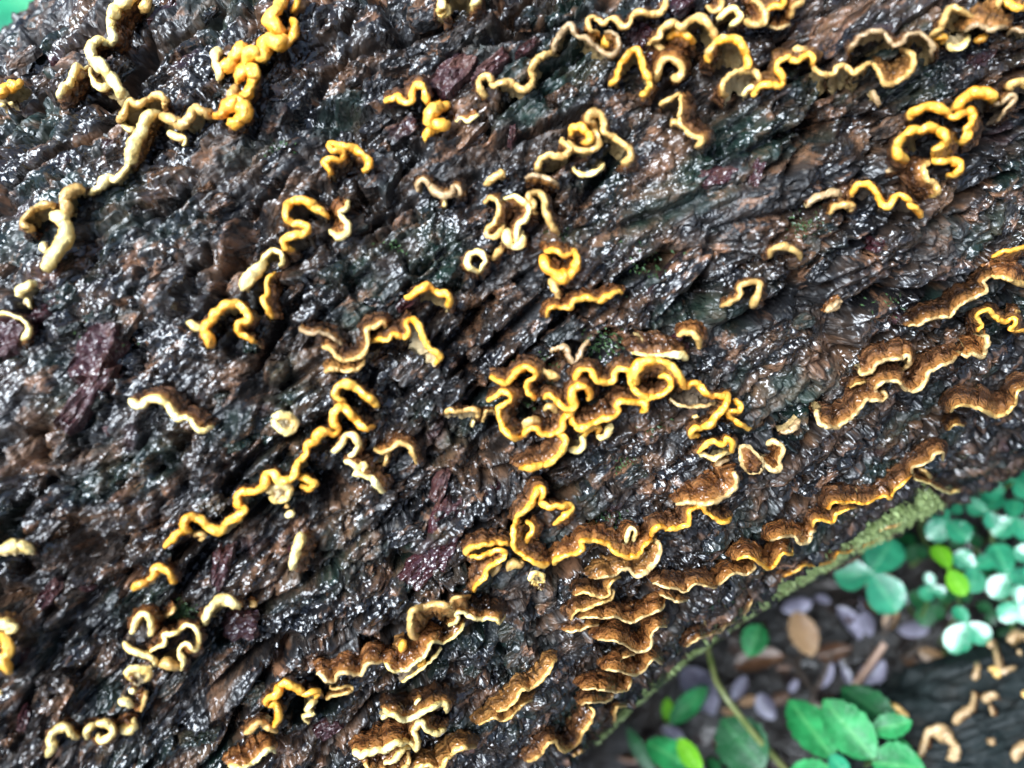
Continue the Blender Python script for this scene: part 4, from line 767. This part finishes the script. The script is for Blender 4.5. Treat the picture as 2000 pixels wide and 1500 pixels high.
# ------------------------------------------------------------------ moss on the log
def simple_mat(name, c0, c1, rough=0.5, scale=60, spec=0.5, trans=0.0, b=0.0, c2=None):
    mt, t, p = new_mat(name)
    co = t.nodes.new('ShaderNodeTexCoord').outputs['Object']
    n = noise(t, co, scale, 4, 0.6)
    c = ramp(t, n, [(0.35, c0), (0.65, c1)] + ([(0.8, c2)] if c2 else []))
    oi = t.nodes.new('ShaderNodeObjectInfo').outputs['Random']
    h = t.nodes.new('ShaderNodeHueSaturation'); t.links.new(c, h.inputs['Color'])
    mm = t.nodes.new('ShaderNodeMapRange'); t.links.new(oi, mm.inputs[0]); mm.inputs[3].default_value = 0.7; mm.inputs[4].default_value = 1.25
    t.links.new(mm.outputs[0], h.inputs['Value'])
    t.links.new(h.outputs[0], p.inputs['Base Color']); p.inputs['Roughness'].default_value = rough
    p.inputs['Specular IOR Level'].default_value = spec
    if b: t.links.new(bump(t, noise(t, co, scale * 3, 4, 0.6), b), p.inputs['Normal'])
    if trans: p.inputs['Transmission Weight'].default_value = 0; 
    return mt
M_MOSS = simple_mat('moss', (0.12, 0.17, 0.045), (0.34, 0.42, 0.17), 0.55, 300)
EDGE = [(1190, 1475), (1235, 1425), (1290, 1372), (1400, 1285), (1480, 1222), (1560, 1158), (1650, 1095), (1750, 1025), (1830, 975)]
mv, mq = [], []
def moss_blade(p, n, ln, wd):
    a = Vector((random.gauss(0, 1), random.gauss(0, 1), random.gauss(0, 1))); a = (a - n * a.dot(n)).normalized()
    dr = (n + a * random.uniform(0.1, 1.3)).normalized(); sd = dr.cross(n + Vector((0.01, 0, 0))).normalized() * wd
    i = len(mv); mid = p + dr * ln * .55
    mv.extend([p - sd * .5, p + sd * .5, mid + sd, mid - sd, p + dr * ln + Vector((0, 0, -ln * .2))]); mq.extend([(i, i + 1, i + 2, i + 3), (i + 3, i + 2, i + 4, i + 4)])
def moss_patch(cx, cy, r, cnt, ln):
    for _ in range(cnt):
        x, y = random.gauss(cx, r), random.gauss(cy, r * .7)
        p, n, d = on_log(x, y); moss_blade(p - n * .001, n, ln * random.uniform(.5, 1.3), ln * random.uniform(.10, .22))
for _ in range(9000):
    k = random.random() * (len(EDGE) - 1.001); i = int(k); f = k - i
    x = EDGE[i][0] * (1 - f) + EDGE[i + 1][0] * f; y = EDGE[i][1] * (1 - f) + EDGE[i + 1][1] * f
    den = perlin(np.array([x / 45]), np.array([y / 45]), 70)[0]
    if den < -0.1 and random.random() < (.25 if 3 <= i <= 6 else .7): continue
    o = random.gauss(10 if 2 <= i <= 6 else 3, 10 + 6 * max(0, den))
    p, n, d = on_log(x - o * .6, y - o * .8)
    moss_blade(p - n * .001, n, random.uniform(.0016, .0042), random.uniform(.0004, .0009))
edge_v, edge_q = mv, mq; mv, mq = [], []
for a in ((205, 640, 14, 160, .0016), (190, 660, 20, 160, .0014), (545, 290, 12, 50, .0014), (760, 490, 14, 60, .0013), (1270, 520, 30, 90, .0012), (1185, 672, 26, 160, .0013), (1225, 910, 14, 50, .0012), (1275, 830, 14, 50, .0012),
          (1060, 745, 34, 300, .0013), (350, 1195, 12, 220, .0013), (1575, 440, 20, 90, .0012), (1085, 465, 12, 110, .0013), (1740, 600, 24, 50, .0012), (1180, 1020, 20, 120, .0012)):
    moss_patch(*a)
def pydata(name, v, f, smooth=True):
    me = bpy.data.meshes.new(name); me.from_pydata([tuple(x) for x in v], [], [tuple(dict.fromkeys(q)) for q in f]); me.update()
    me.polygons.foreach_set('use_smooth', [smooth] * len(me.polygons)); return me
tag(link('moss', pydata('moss', edge_v, edge_q), log_root, M_MOSS), kind='stuff')
tag(link('moss', pydata('moss', mv, mq), log_root, simple_mat('moss_tuft', (0.012, 0.035, 0.010), (0.035, 0.075, 0.02), 0.45, 300)), kind='stuff')

# ------------------------------------------------------------------ ground
def ground_h(x, y): return 0.010 * fbm(x * 9, y * 9, 80, 3) + 0.003 * fbm(x * 60, y * 60, 84, 3)
gx = np.concatenate([-np.geomspace(60, 1.2, 24), np.arange(-0.9, 0.9, 0.006), np.geomspace(0.95, 60, 24)])
gy = np.concatenate([-np.geomspace(60, 1.2, 24), np.arange(-0.9, 0.9, 0.006), np.geomspace(0.95, 60, 24)])
GX, GY = np.meshgrid(gx, gy, indexing='ij')
M_SOIL = simple_mat('wet_soil', (0.004, 0.0035, 0.0035), (0.014, 0.010, 0.008), 0.4, 40, 0.4, 0, 0.004, (0.04, 0.028, 0.02))
g = link('ground', mesh_np('ground', np.stack([GX, GY, ground_h(GX, GY)], -1).reshape(-1, 3), grid_quads(*GX.shape)), None, M_SOIL)
g['kind'] = 'structure'

# ------------------------------------------------------------------ leaves
def leaf_mesh(name, L, W, blunt=0.0, fold=0.25, droop=0.25, serr=0.0, seed=0, n=13, m=7, curl=0.0):
    u = np.linspace(0, 1, n); vv = np.linspace(-1, 1, m)
    prof = np.sin(np.pi * np.clip(u, 0, 1) ** (0.75 + 0.55 * blunt)) ** (0.75 - 0.25 * blunt)
    prof = np.maximum(prof, 0.015)
    U, Vv = np.meshgrid(u, vv, indexing='ij')
    pr = prof[:, None] * (1 + serr * np.sin(U * 40) * (np.abs(Vv) > .9))
    y = Vv * pr * W / 2
    x = U * L
    z = np.abs(Vv) ** 1.3 * pr * W / 2 * fold - droop * L * (U ** 2) * 0.5 + 0.02 * L * perlin(U * 4 + seed, Vv * 2, 90) - 0.012 * L * np.abs(np.sin(U * 22 - np.abs(Vv) * 4)) * (np.abs(Vv) > .1)
    z = z + curl * L * np.abs(Vv) ** 2 * prof[:, None] * 0.5
    return mesh_np(name, np.stack([x, y, z], -1).reshape(-1, 3), grid_quads(n, m), True, {'v': np.abs(Vv).ravel()})
def leaf_mat(name, c0, c1, rib, rough=0.28, coat=0.7):
    mt, t, p = new_mat(name)
    co = t.nodes.new('ShaderNodeTexCoord').outputs['Object']
    c = ramp(t, noise(t, co, 90, 3, 0.6), [(0.35, c0), (0.7, c1)])
    r = ramp(t, attr(t, 'v').outputs['Fac'], [(0.03, 0.7), (0.16, 0.0)]); c = mix(t, r, c, rib)
    t.links.new(c, p.inputs['Base Color']); p.inputs['Roughness'].default_value = rough
    p.inputs['Specular IOR Level'].default_value = 0.35 + 0.7 * coat; p.inputs['Coat Weight'].default_value = coat; p.inputs['Coat Roughness'].default_value = 0.25
    t.links.new(bump(t, noise(t, co, 500, 3, 0.5), 0.0006), p.inputs['Normal'])
    tr = t.nodes.new('ShaderNodeBsdfTranslucent'); t.links.new(c, tr.inputs[0])
    ms = t.nodes.new('ShaderNodeMixShader'); ms.inputs[0].default_value = 0.25
    t.links.new(p.outputs[0], ms.inputs[1]); t.links.new(tr.outputs[0], ms.inputs[2]); t.links.new(ms.outputs[0], t.nodes['Material Output'].inputs[0])
    return mt
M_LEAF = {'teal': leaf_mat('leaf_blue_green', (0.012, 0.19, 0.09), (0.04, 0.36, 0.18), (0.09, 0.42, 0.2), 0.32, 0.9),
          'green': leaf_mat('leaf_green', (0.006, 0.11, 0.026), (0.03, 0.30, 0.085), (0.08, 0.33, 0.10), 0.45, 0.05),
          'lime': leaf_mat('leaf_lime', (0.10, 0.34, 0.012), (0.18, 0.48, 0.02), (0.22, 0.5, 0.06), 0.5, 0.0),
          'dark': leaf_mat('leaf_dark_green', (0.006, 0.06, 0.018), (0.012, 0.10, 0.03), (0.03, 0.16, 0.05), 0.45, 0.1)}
M_STEM = simple_mat('plant_stem', (0.06, 0.11, 0.03), (0.13, 0.19, 0.06), 0.4, 200)
def tube_mesh(name, P, r0, r1, seg=8):
    P = np.array([list(p) for p in P], float); P, _ = resample(P, max(1e-4, np.linalg.norm(P[-1] - P[0]) / 14)); n = len(P)
    T = np.gradient(P, axis=0); T /= np.linalg.norm(T, axis=1, keepdims=True)
    ref = np.array([0.31, 0.52, 0.79]); A_ = np.cross(T, ref); A_ /= np.linalg.norm(A_, axis=1, keepdims=True); B_ = np.cross(T, A_)
    r = np.linspace(r0, r1, n)[:, None, None]; an = np.arange(seg) / seg * math.tau
    V_ = P[:, None, :] + r * (np.cos(an)[None, :, None] * A_[:, None, :] + np.sin(an)[None, :, None] * B_[:, None, :])
    idx = np.arange(n * seg).reshape(n, seg); I, I2 = idx[:-1], idx[1:]
    return mesh_np(name, V_.reshape(-1, 3), np.stack([I, np.roll(I, -1, 1), np.roll(I2, -1, 1), I2], -1).reshape(-1, 4))
def put_leaf(name, parent, base, tip, ratio, mat, blunt=0.3, fold=0.2, droop=0.2, serr=0.0, roll=0.0, curl=0.0):
    d = tip - base; L = d.length; x = d.normalized(); y = Z.cross(x).normalized(); z = x.cross(y)
    c, s = math.cos(roll), math.sin(roll); y2 = y * c + z * s; z2 = z * c - y * s
    o = link(name, leaf_mesh(name, L, L * ratio, blunt, fold, droop, serr, random.random() * 50, curl=curl), parent, mat)
    M4 = Matrix.Identity(4)
    for i in range(3): M4[i][0], M4[i][1], M4[i][2], M4[i][3] = x[i], y2[i], z2[i], base[i]
    if parent is not None:
        M4 = Matrix.Translation(-Vector(parent.location)) @ M4; o.matrix_parent_inverse = Matrix.Identity(4)
    o.matrix_basis = M4
    return o
def tp(tile, x, y): return (x * K + TILE[tile][0], y * K + TILE[tile][1])
def gz(p): return float(ground_h(np.array([p.x]), np.array([p.y]))[0])
def trefoil(cx, cy, tips, z, mat, label, group='trefoil plants beside the log', ratio=0.85):
    c = pix_at_z(*tp(12, cx, cy), z)
    foot = Vector((c.x + random.uniform(-.015, .015), c.y + random.uniform(-.015, .015), 0)); foot.z = gz(foot) - .002
    e = empty('trefoil_plant', foot, label, 'plant', group)
    for (x, y) in tips:
        t_ = pix_at_z(*tp(12, x, y), z + random.uniform(-.006, .004))
        put_leaf('leaflet', e, c, t_, ratio * random.uniform(.9, 1.1), M_LEAF[mat], 0.9, 0.18, 0.18, roll=random.uniform(-.25, .25))
    mid = (c + foot) / 2 + Vector((random.uniform(-.01, .01), random.uniform(-.01, .01), 0))
    link('stem', tube_mesh('stem', [foot, mid, c], .0011, .0007), e, M_STEM)
    return e
trefoil(640, 405, [(765, 195), (790, 625), (430, 415)], .075, 'teal', 'small three-leaved plant half tucked under the mossy log edge')
trefoil(1080, 380, [(1000, 235), (1165, 525)], .085, 'lime', 'bright lime green young leaf pair among dark trefoil leaves', ratio=.6)
LB = 'glossy blue-green trefoil plant in the clump beside the log'
for (cx, cy, tips, z) in ((1075, 110, [(955, 10), (1190, 215), (960, 205)], .08), (1295, 50, [(1175, 20), (1335, 155), (1350, -45)], .085), (1440, 90, [(1330, 190), (1540, 215), (1455, -20)], .075),
        (1225, 370, [(1105, 290), (1325, 320), (1215, 510)], .075), (1410, 410, [(1335, 230), (1320, 540), (1540, 440)], .065), (1465, 570, [(1370, 670), (1550, 690), (1490, 470)], .07),
        (1180, 685, [(1085, 850), (1310, 790), (1110, 590)], .06), (985, 480, [(925, 550), (1060, 520), (955, 400)], .055), (1255, -70, [(1140, -20), (1390, -60), (1285, -180)], .08),
        (1450, -120, [(1335, -175), (1550, -30), (1510, -240)], .085), (1050, 0, [(930, 50), (1080, -90), (1160, 50)], .07), (1560, 330, [(1450, 260), (1640, 250), (1570, 460)], .08), (1600, 560, [(1500, 520), (1700, 620), (1560, 700)], .06), (1620, 40, [(1520, 100), (1720, 110), (1620, -100)], .085)):
    trefoil(cx, cy, tips, z, 'teal', LB)
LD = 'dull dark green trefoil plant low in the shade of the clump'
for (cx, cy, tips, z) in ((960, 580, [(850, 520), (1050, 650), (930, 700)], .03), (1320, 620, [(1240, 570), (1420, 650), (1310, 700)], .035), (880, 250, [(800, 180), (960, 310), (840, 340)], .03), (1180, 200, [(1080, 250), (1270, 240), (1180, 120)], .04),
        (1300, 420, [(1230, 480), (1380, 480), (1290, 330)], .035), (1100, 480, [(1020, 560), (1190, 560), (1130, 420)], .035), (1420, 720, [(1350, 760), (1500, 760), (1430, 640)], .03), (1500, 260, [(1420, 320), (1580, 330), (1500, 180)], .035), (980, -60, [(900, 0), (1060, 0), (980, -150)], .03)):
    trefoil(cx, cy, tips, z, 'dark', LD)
def herb(name, label, foot_px, leaves, z, cat='plant', serr=0.06):
    f = pix_at_z(*foot_px, 0.0); f.z = gz(f) - .002
    e = empty(name, f, label, cat)
    hub = None
    for (tile, bx, by, tx, ty, ratio, mat, dz) in leaves:
        b = pix_at_z(*tp(tile, bx, by), z + dz); t_ = pix_at_z(*tp(tile, tx, ty), z + dz + random.uniform(-.008, .006))
        put_leaf('leaf', e, b, t_, ratio, M_LEAF[mat], 0.35, 0.25, 0.2, serr, random.uniform(-.2, .2))
        low = f + (b - f) * .55; low.z = f.z + (b.z - f.z) * .7
        link('stem', tube_mesh('stem', [f, low, b], .0016, .0009), e, M_STEM)
    return e
herb('broad_leaf_herb', 'leafy green herb with pointed oval leaves between the two logs', tp(12, 560, 1560),
     [(12, 430, 1450, 170, 1100, .55, 'green', 0), (12, 660, 1450, 365, 1110, .62, 'green', .008), (12, 790, 1270, 465, 1030, .52, 'dark', -.008), (12, 640, 1290, 870, 1235, .6, 'green', .004),
      (12, 640, 1470, 950, 1500, .85, 'green', .006), (12, 440, 1540, 170, 1500, .5, 'green', .004), (12, 520, 1560, 400, 1420, .6, 'teal', .01), (12, 760, 1560, 830, 1330, .7, 'green', .0)], .10)
herb('broad_leaf_herb', 'low herb with one broad dark leaf under the shaded end of the log', tp(11, 1150, 1560),
     [(11, 1420, 1510, 1170, 1220, .85, 'dark', .0), (11, 1040, 1510, 740, 1350, .5, 'green', .004), (11, 1070, 1520, 925, 1330, .5, 'lime', .01), (11, 800, 1540, 640, 1270, .3, 'dark', -.02), (11, 1180, 1530, 1090, 1440, .5, 'dark', -.01)], .085)
herb('seedling', 'pale green seedling with a narrow leaf beside grey dead leaves', tp(11, 880, 1260), [(11, 890, 1250, 1100, 1040, .4, 'green', 0), (11, 885, 1250, 870, 1100, .5, 'lime', -.01)], .05, serr=0)
herb('seedling', 'pale green leaf poking out below the moss', tp(11, 1420, 760), [(11, 1400, 690, 1330, 870, .75, 'green', 0)], .05, serr=0)
st = [pix_at_z(1382, 1262, .10), pix_at_z(1400, 1335, .105), pix_at_z(1422, 1368, .105), pix_at_z(1478, 1440, .09), pix_at_z(1540, 1510, .06), pix_at_z(1600, 1590, .0)]
link('bent_stem', tube_mesh('bent_stem', st, .0013, .0019), None, simple_mat('olive_stem', (0.09, 0.12, 0.03), (0.16, 0.17, 0.06), 0.4, 200))
tag(bpy.data.objects['bent_stem'], 'bent olive green stem leaning up against the log', 'stem')
# tall plant beyond the log
hub = pix_at_z(-70, -60, 0.30); ft = Vector((hub.x, hub.y + .06, 0)); ft.z = gz(ft) - .002
e = empty('tall_herb', ft, 'tall blue-green leafy plant on the far side of the log', 'plant')
link('stem', tube_mesh('stem', [ft, (ft + hub) / 2 + Vector((.01, 0, 0)), hub], .003, .0015), e, M_STEM)
for (x, y, z, rt) in ((110, 30, .295, .75), (20, 130, .28, .7), (90, -110, .31, .6), (-160, 40, .29, .6), (-60, -180, .32, .6)):
    put_leaf('leaf', e, hub, pix_at_z(x, y, z), rt, M_LEAF['teal'], .4)

# ------------------------------------------------------------------ litter
M_DEAD = {'grey': simple_mat('dead_leaf_grey', (0.12, 0.11, 0.15), (0.36, 0.34, 0.43), 0.32, 60, 0.6, 0, .001), 'brown': simple_mat('dead_leaf_brown', (0.06, 0.026, 0.013), (0.15, 0.075, 0.04), 0.36, 60, 0.5, 0, .001),
          'tan': simple_mat('dead_leaf_tan', (0.19, 0.105, 0.05), (0.34, 0.21, 0.11), 0.4, 60, 0.5, 0, .001), 'black': simple_mat('dead_leaf_black', (0.010, 0.008, 0.008), (0.035, 0.024, 0.02), 0.25, 60, 0.6, 0, .001)}
def dead_leaf(px, py, ang, Lpx, ratio, key, label, group=None, z=.012, fold=.3):
    b = pix_at_z(px, py, z); k = (b - CAM).dot(FWD) / FPX * Lpx / 2; a = math.radians(ang)
    dv = Vector((RIGHT.x * math.cos(a) + UP.x * math.sin(a), RIGHT.y * math.cos(a) + UP.y * math.sin(a), 0)).normalized() * k
    b.z = z + gz(b)
    o = put_leaf('dead_leaf', None, b - dv, b + dv + Vector((0, 0, random.uniform(-.003, .006))), ratio, M_DEAD[key], .4, fold, random.uniform(-.3, .3), random.uniform(.02, .12), random.uniform(-.6, .6), random.uniform(-.3, .5))
    return tag(o, label, 'leaf', group)
dead_leaf(*tp(12, 510, 690), -60, 75, .55, 'grey', 'lavender grey dead leaf fanned out beside a pinkish straw')
dead_leaf(*tp(12, 620, 700), -75, 55, .5, 'grey', 'narrow silvery dead leaf beside the fanned out grey one', z=.015)
dead_leaf(*tp(12, 255, 745), -70, 90, .62, 'tan', 'tan oval dead leaf just below the moss')
dead_leaf(*tp(12, 215, 575), 10, 60, .6, 'grey', 'mauve dead leaf right under the mossy log edge')
dead_leaf(*tp(12, 375, 970), 65, 60, .4, 'grey', 'slim pale blue-grey dead leaf standing on edge')
dead_leaf(*tp(12, 640, 970), 40, 70, .6, 'grey', 'broad grey dead leaf under the pinkish straw', z=.008)
dead_leaf(*tp(12, 45, 1150), -60, 55, .7, 'grey', 'mauve dead leaf beside the bent green stem')
dead_leaf(*tp(11, 1060, 1080), -55, 110, .6, 'grey', 'large lavender grey dead leaf under the pale seedling', z=.01)
dead_leaf(*tp(11, 1390, 900), 10, 100, .5, 'brown', 'reddish brown dead leaf under the pale green leaf')
dead_leaf(*tp(12, 430, 850), 10, 70, .5, 'brown', 'brown curled dead leaf beside the tan oval one')
dead_leaf(*tp(12, 760, 470), -60, 55, .5, 'tan', 'tan dead leaf behind the small three-leaved plant')
GL = 'small dead leaves on the wet ground'
for _ in range(120):
    x, y = random.uniform(1180, 2050), random.uniform(1050, 1540)
    if x * .61 + y * .79 < 1900: continue
    ck = random.choice(['brown', 'brown', 'brown', 'black', 'black', 'grey', 'tan'])
    dead_leaf(x, y, random.uniform(0, 360), random.uniform(22, 62), random.uniform(.3, .7), ck, 'small curled %s dead leaf in the wet litter beside the log' % {'grey': 'mauve grey', 'black': 'blackened'}.get(ck, ck), GL + {'grey': ', mauve', 'black': ', blackened'}.get(ck, ', ' + ck), random.uniform(.003, .012))
M_STRAW = simple_mat('straw', (0.32, 0.19, 0.13), (0.46, 0.30, 0.22), 0.45, 100)
a, b = pix_at_z(*tp(12, 530, 1060), .02), pix_at_z(*tp(12, 715, 800), .03)
tag(link('straw', tube_mesh('straw', [a, (a + b) / 2 + Vector((.001, 0, .001)), b], .0022, .0018, 7), None, M_STRAW), 'pinkish straw lying over the grey dead leaves', 'straw')
M_TWIG = simple_mat('twig', (0.03, 0.02, 0.014), (0.08, 0.055, 0.04), 0.4, 150, .5, 0, .001)
for (x0, y0, x1, y1) in ((240, 870, 330, 1090), (300, 1130, 420, 850), (700, 760, 760, 640), (60, 820, 220, 1000), (820, 900, 1000, 820)):
    a, b = pix_at_z(*tp(12, x0, y0), .01), pix_at_z(*tp(12, x1, y1), .014)
    m_ = (a + b) / 2 + Vector((random.uniform(-.006, .006), random.uniform(-.006, .006), 0))
    tag(link('twig', tube_mesh('twig', [a, m_, b], .0018, .001, 6), None, M_TWIG), 'thin dark twig in the wet litter beside the log', 'twig', 'thin twigs in the litter')
lv, lf = [], []
for _ in range(5200):
    x, y = random.uniform(-.75, .75), random.uniform(-.75, .75)
    z = gz(Vector((x, y, 0))); r = random.uniform(.002, .007); a = random.uniform(0, math.tau); i = len(lv)
    for k in range(4):
        lv.append((x + math.cos(a + k * 1.57) * r * (1 if k % 2 else random.uniform(.3, .8)), y + math.sin(a + k * 1.57) * r * (1 if k % 2 else random.uniform(.3, .8)), z + .001 + random.uniform(0, .005)))
    lf.append((i, i + 1, i + 2, i + 3))
tag(link('leaf_litter', pydata('leaf_litter', lv, lf, False), None, simple_mat('litter_crumbs', (0.010, 0.006, 0.005), (0.045, 0.027, 0.02), 0.35, 25, .5, 0, 0, (0.20, 0.17, 0.18))), 'crumbled wet leaf litter scattered over the ground', 'leaf litter', kind='stuff')

# ------------------------------------------------------------------ the second, thinner log
R2 = 0.045
c2 = pix_at_z(1965, 1462, R2 * 1.5); d2 = (pix_at_z(2080, 1372, R2 * 1.5) - pix_at_z(1800, 1455, R2 * 1.5)); d2.z = 0; d2.normalize(); n2 = Vector((-d2.y, d2.x, 0))
c2.z = R2 * .9
def log2_point(s, a, h):
    r = R2 + h + .003 * np.sin(3 * a + 12 * s)
    cx = np.array(c2); dd = np.array(d2); nn = np.array(n2)
    return cx + s[..., None] * dd + (r * np.cos(a))[..., None] * nn + (r * np.sin(a))[..., None] * np.array([0, 0, 1.0])
sg, ag = np.meshgrid(np.linspace(-.075, .6, 380), np.linspace(0, math.tau, 260), indexing='ij')
hb = 0.7 * bark_height(sg + 5, ag * R2 + 3); endk = sstep(-.075, -.06, sg)
V2 = log2_point(sg, ag, (hb - 0) * 1.0 - R2 * .35 * (1 - endk))
e2 = empty('thin_log', (0, 0, 0), 'thinner dark wet log on the ground with scattered tan fungi', 'log')
link('bark', mesh_np('bark', V2.reshape(-1, 3), grid_quads(*sg.shape), True, {'grain': np.stack([sg + 5, ag * R2 + 3, 0 * sg], -1).reshape(-1, 3)}), e2, M_BARK2)
endp = V2[0]; cc = endp.mean(0)
ev = np.vstack([endp, cc[None]]); nE = len(endp)
link('cut_end', pydata('cut_end', ev, [(i, (i + 1) % nE, nE) for i in range(nE)], False), e2, simple_mat('rotten_wood', (0.03, 0.02, 0.014), (0.09, 0.06, 0.04), .5, 120, .5, 0, .002))
b2v = log2_point(sg, ag, 0 * sg).reshape(-1, 3)
BVH2 = BVHTree.FromPolygons([tuple(v) for v in b2v], grid_quads(*sg.shape).tolist())
def on_log2(x, y):
    d = pix_dir(x, y); h_ = BVH2.ray_cast(CAM, d)
    if h_[0] is None: h_ = BVH2.find_nearest(CAM + d * .46)
    p, n = h_[0], h_[1]
    ctr = Vector(c2) + d2 * (p - Vector(c2)).dot(d2)
    if n.dot(p - ctr) < 0: n = -n
    return p, n, d
G2 = 'tan fungi on the thinner log'
for a in (([1300,820, 1360,770, 1420,735], 38, 'Tk', 'tan stubby arm of fungus beside a tan claw on the thinner log'), ([1420,800, 1450,750, 1520,760, 1540,800], 55, 'Tk', 'tan claw-shaped fungus on the thinner log'), ([1470,830, 1480,860], 36, 'Tk', 'tan bead under the tan claw on the thinner log'),
          ([1240,905, 1235,960, 1215,1005], 46, 'Tk', 'upright buff peg of fungus on the thinner log'), ([1310,950, 1345,940, 1350,985], 55, 'Pk', 'pale buff disc of fungus on the thinner log'), ([1100,1240, 1150,1200, 1195,1170, 1215,1120, 1210,1070], [60,64,50,30,24], 'Tt', 'rust-tan comet-shaped fungus with a thin tail on the thinner log'),
          ([1265,1120, 1310,1095, 1350,1080], [46,50,36], 'Tt', 'small rust-tan wedge of fungus on the thinner log'), ([1315,1140, 1320,1200], 26, 'Gt', 'dull brown drip below the rust-tan wedge'), ([735,1145, 790,1175, 850,1210], [46,60,44], 'Pk', 'cream lozenge of fungus half hidden by the green leaves'),
          ([905,1440, 940,1370, 960,1300, 1030,1290, 1080,1340, 1115,1400, 1080,1450], [36,40,60,75,75,70,50], 'Tr', 'large tan horseshoe fungus on the thinner log'), ([1310,1370, 1325,1340], 46, 'Tk', 'tan dot of fungus next to the large horseshoe'), ([1440,1450, 1480,1390, 1540,1380], 60, 'Tr', 'rusty blob of fungus at a pale scratch on the thinner log'),
          ([1490,1080, 1520,1100], 50, 'Yk', 'yellowish bead of fungus on the thinner log')):
    fungus(12, a[0], np.atleast_1d(a[1]) * 0.82, a[2].replace('T', 'G').replace('P', 'T').replace('Y', 'T'), (10, -10), a[3], h=5, lump=0.35, hit=on_log2, group=G2)
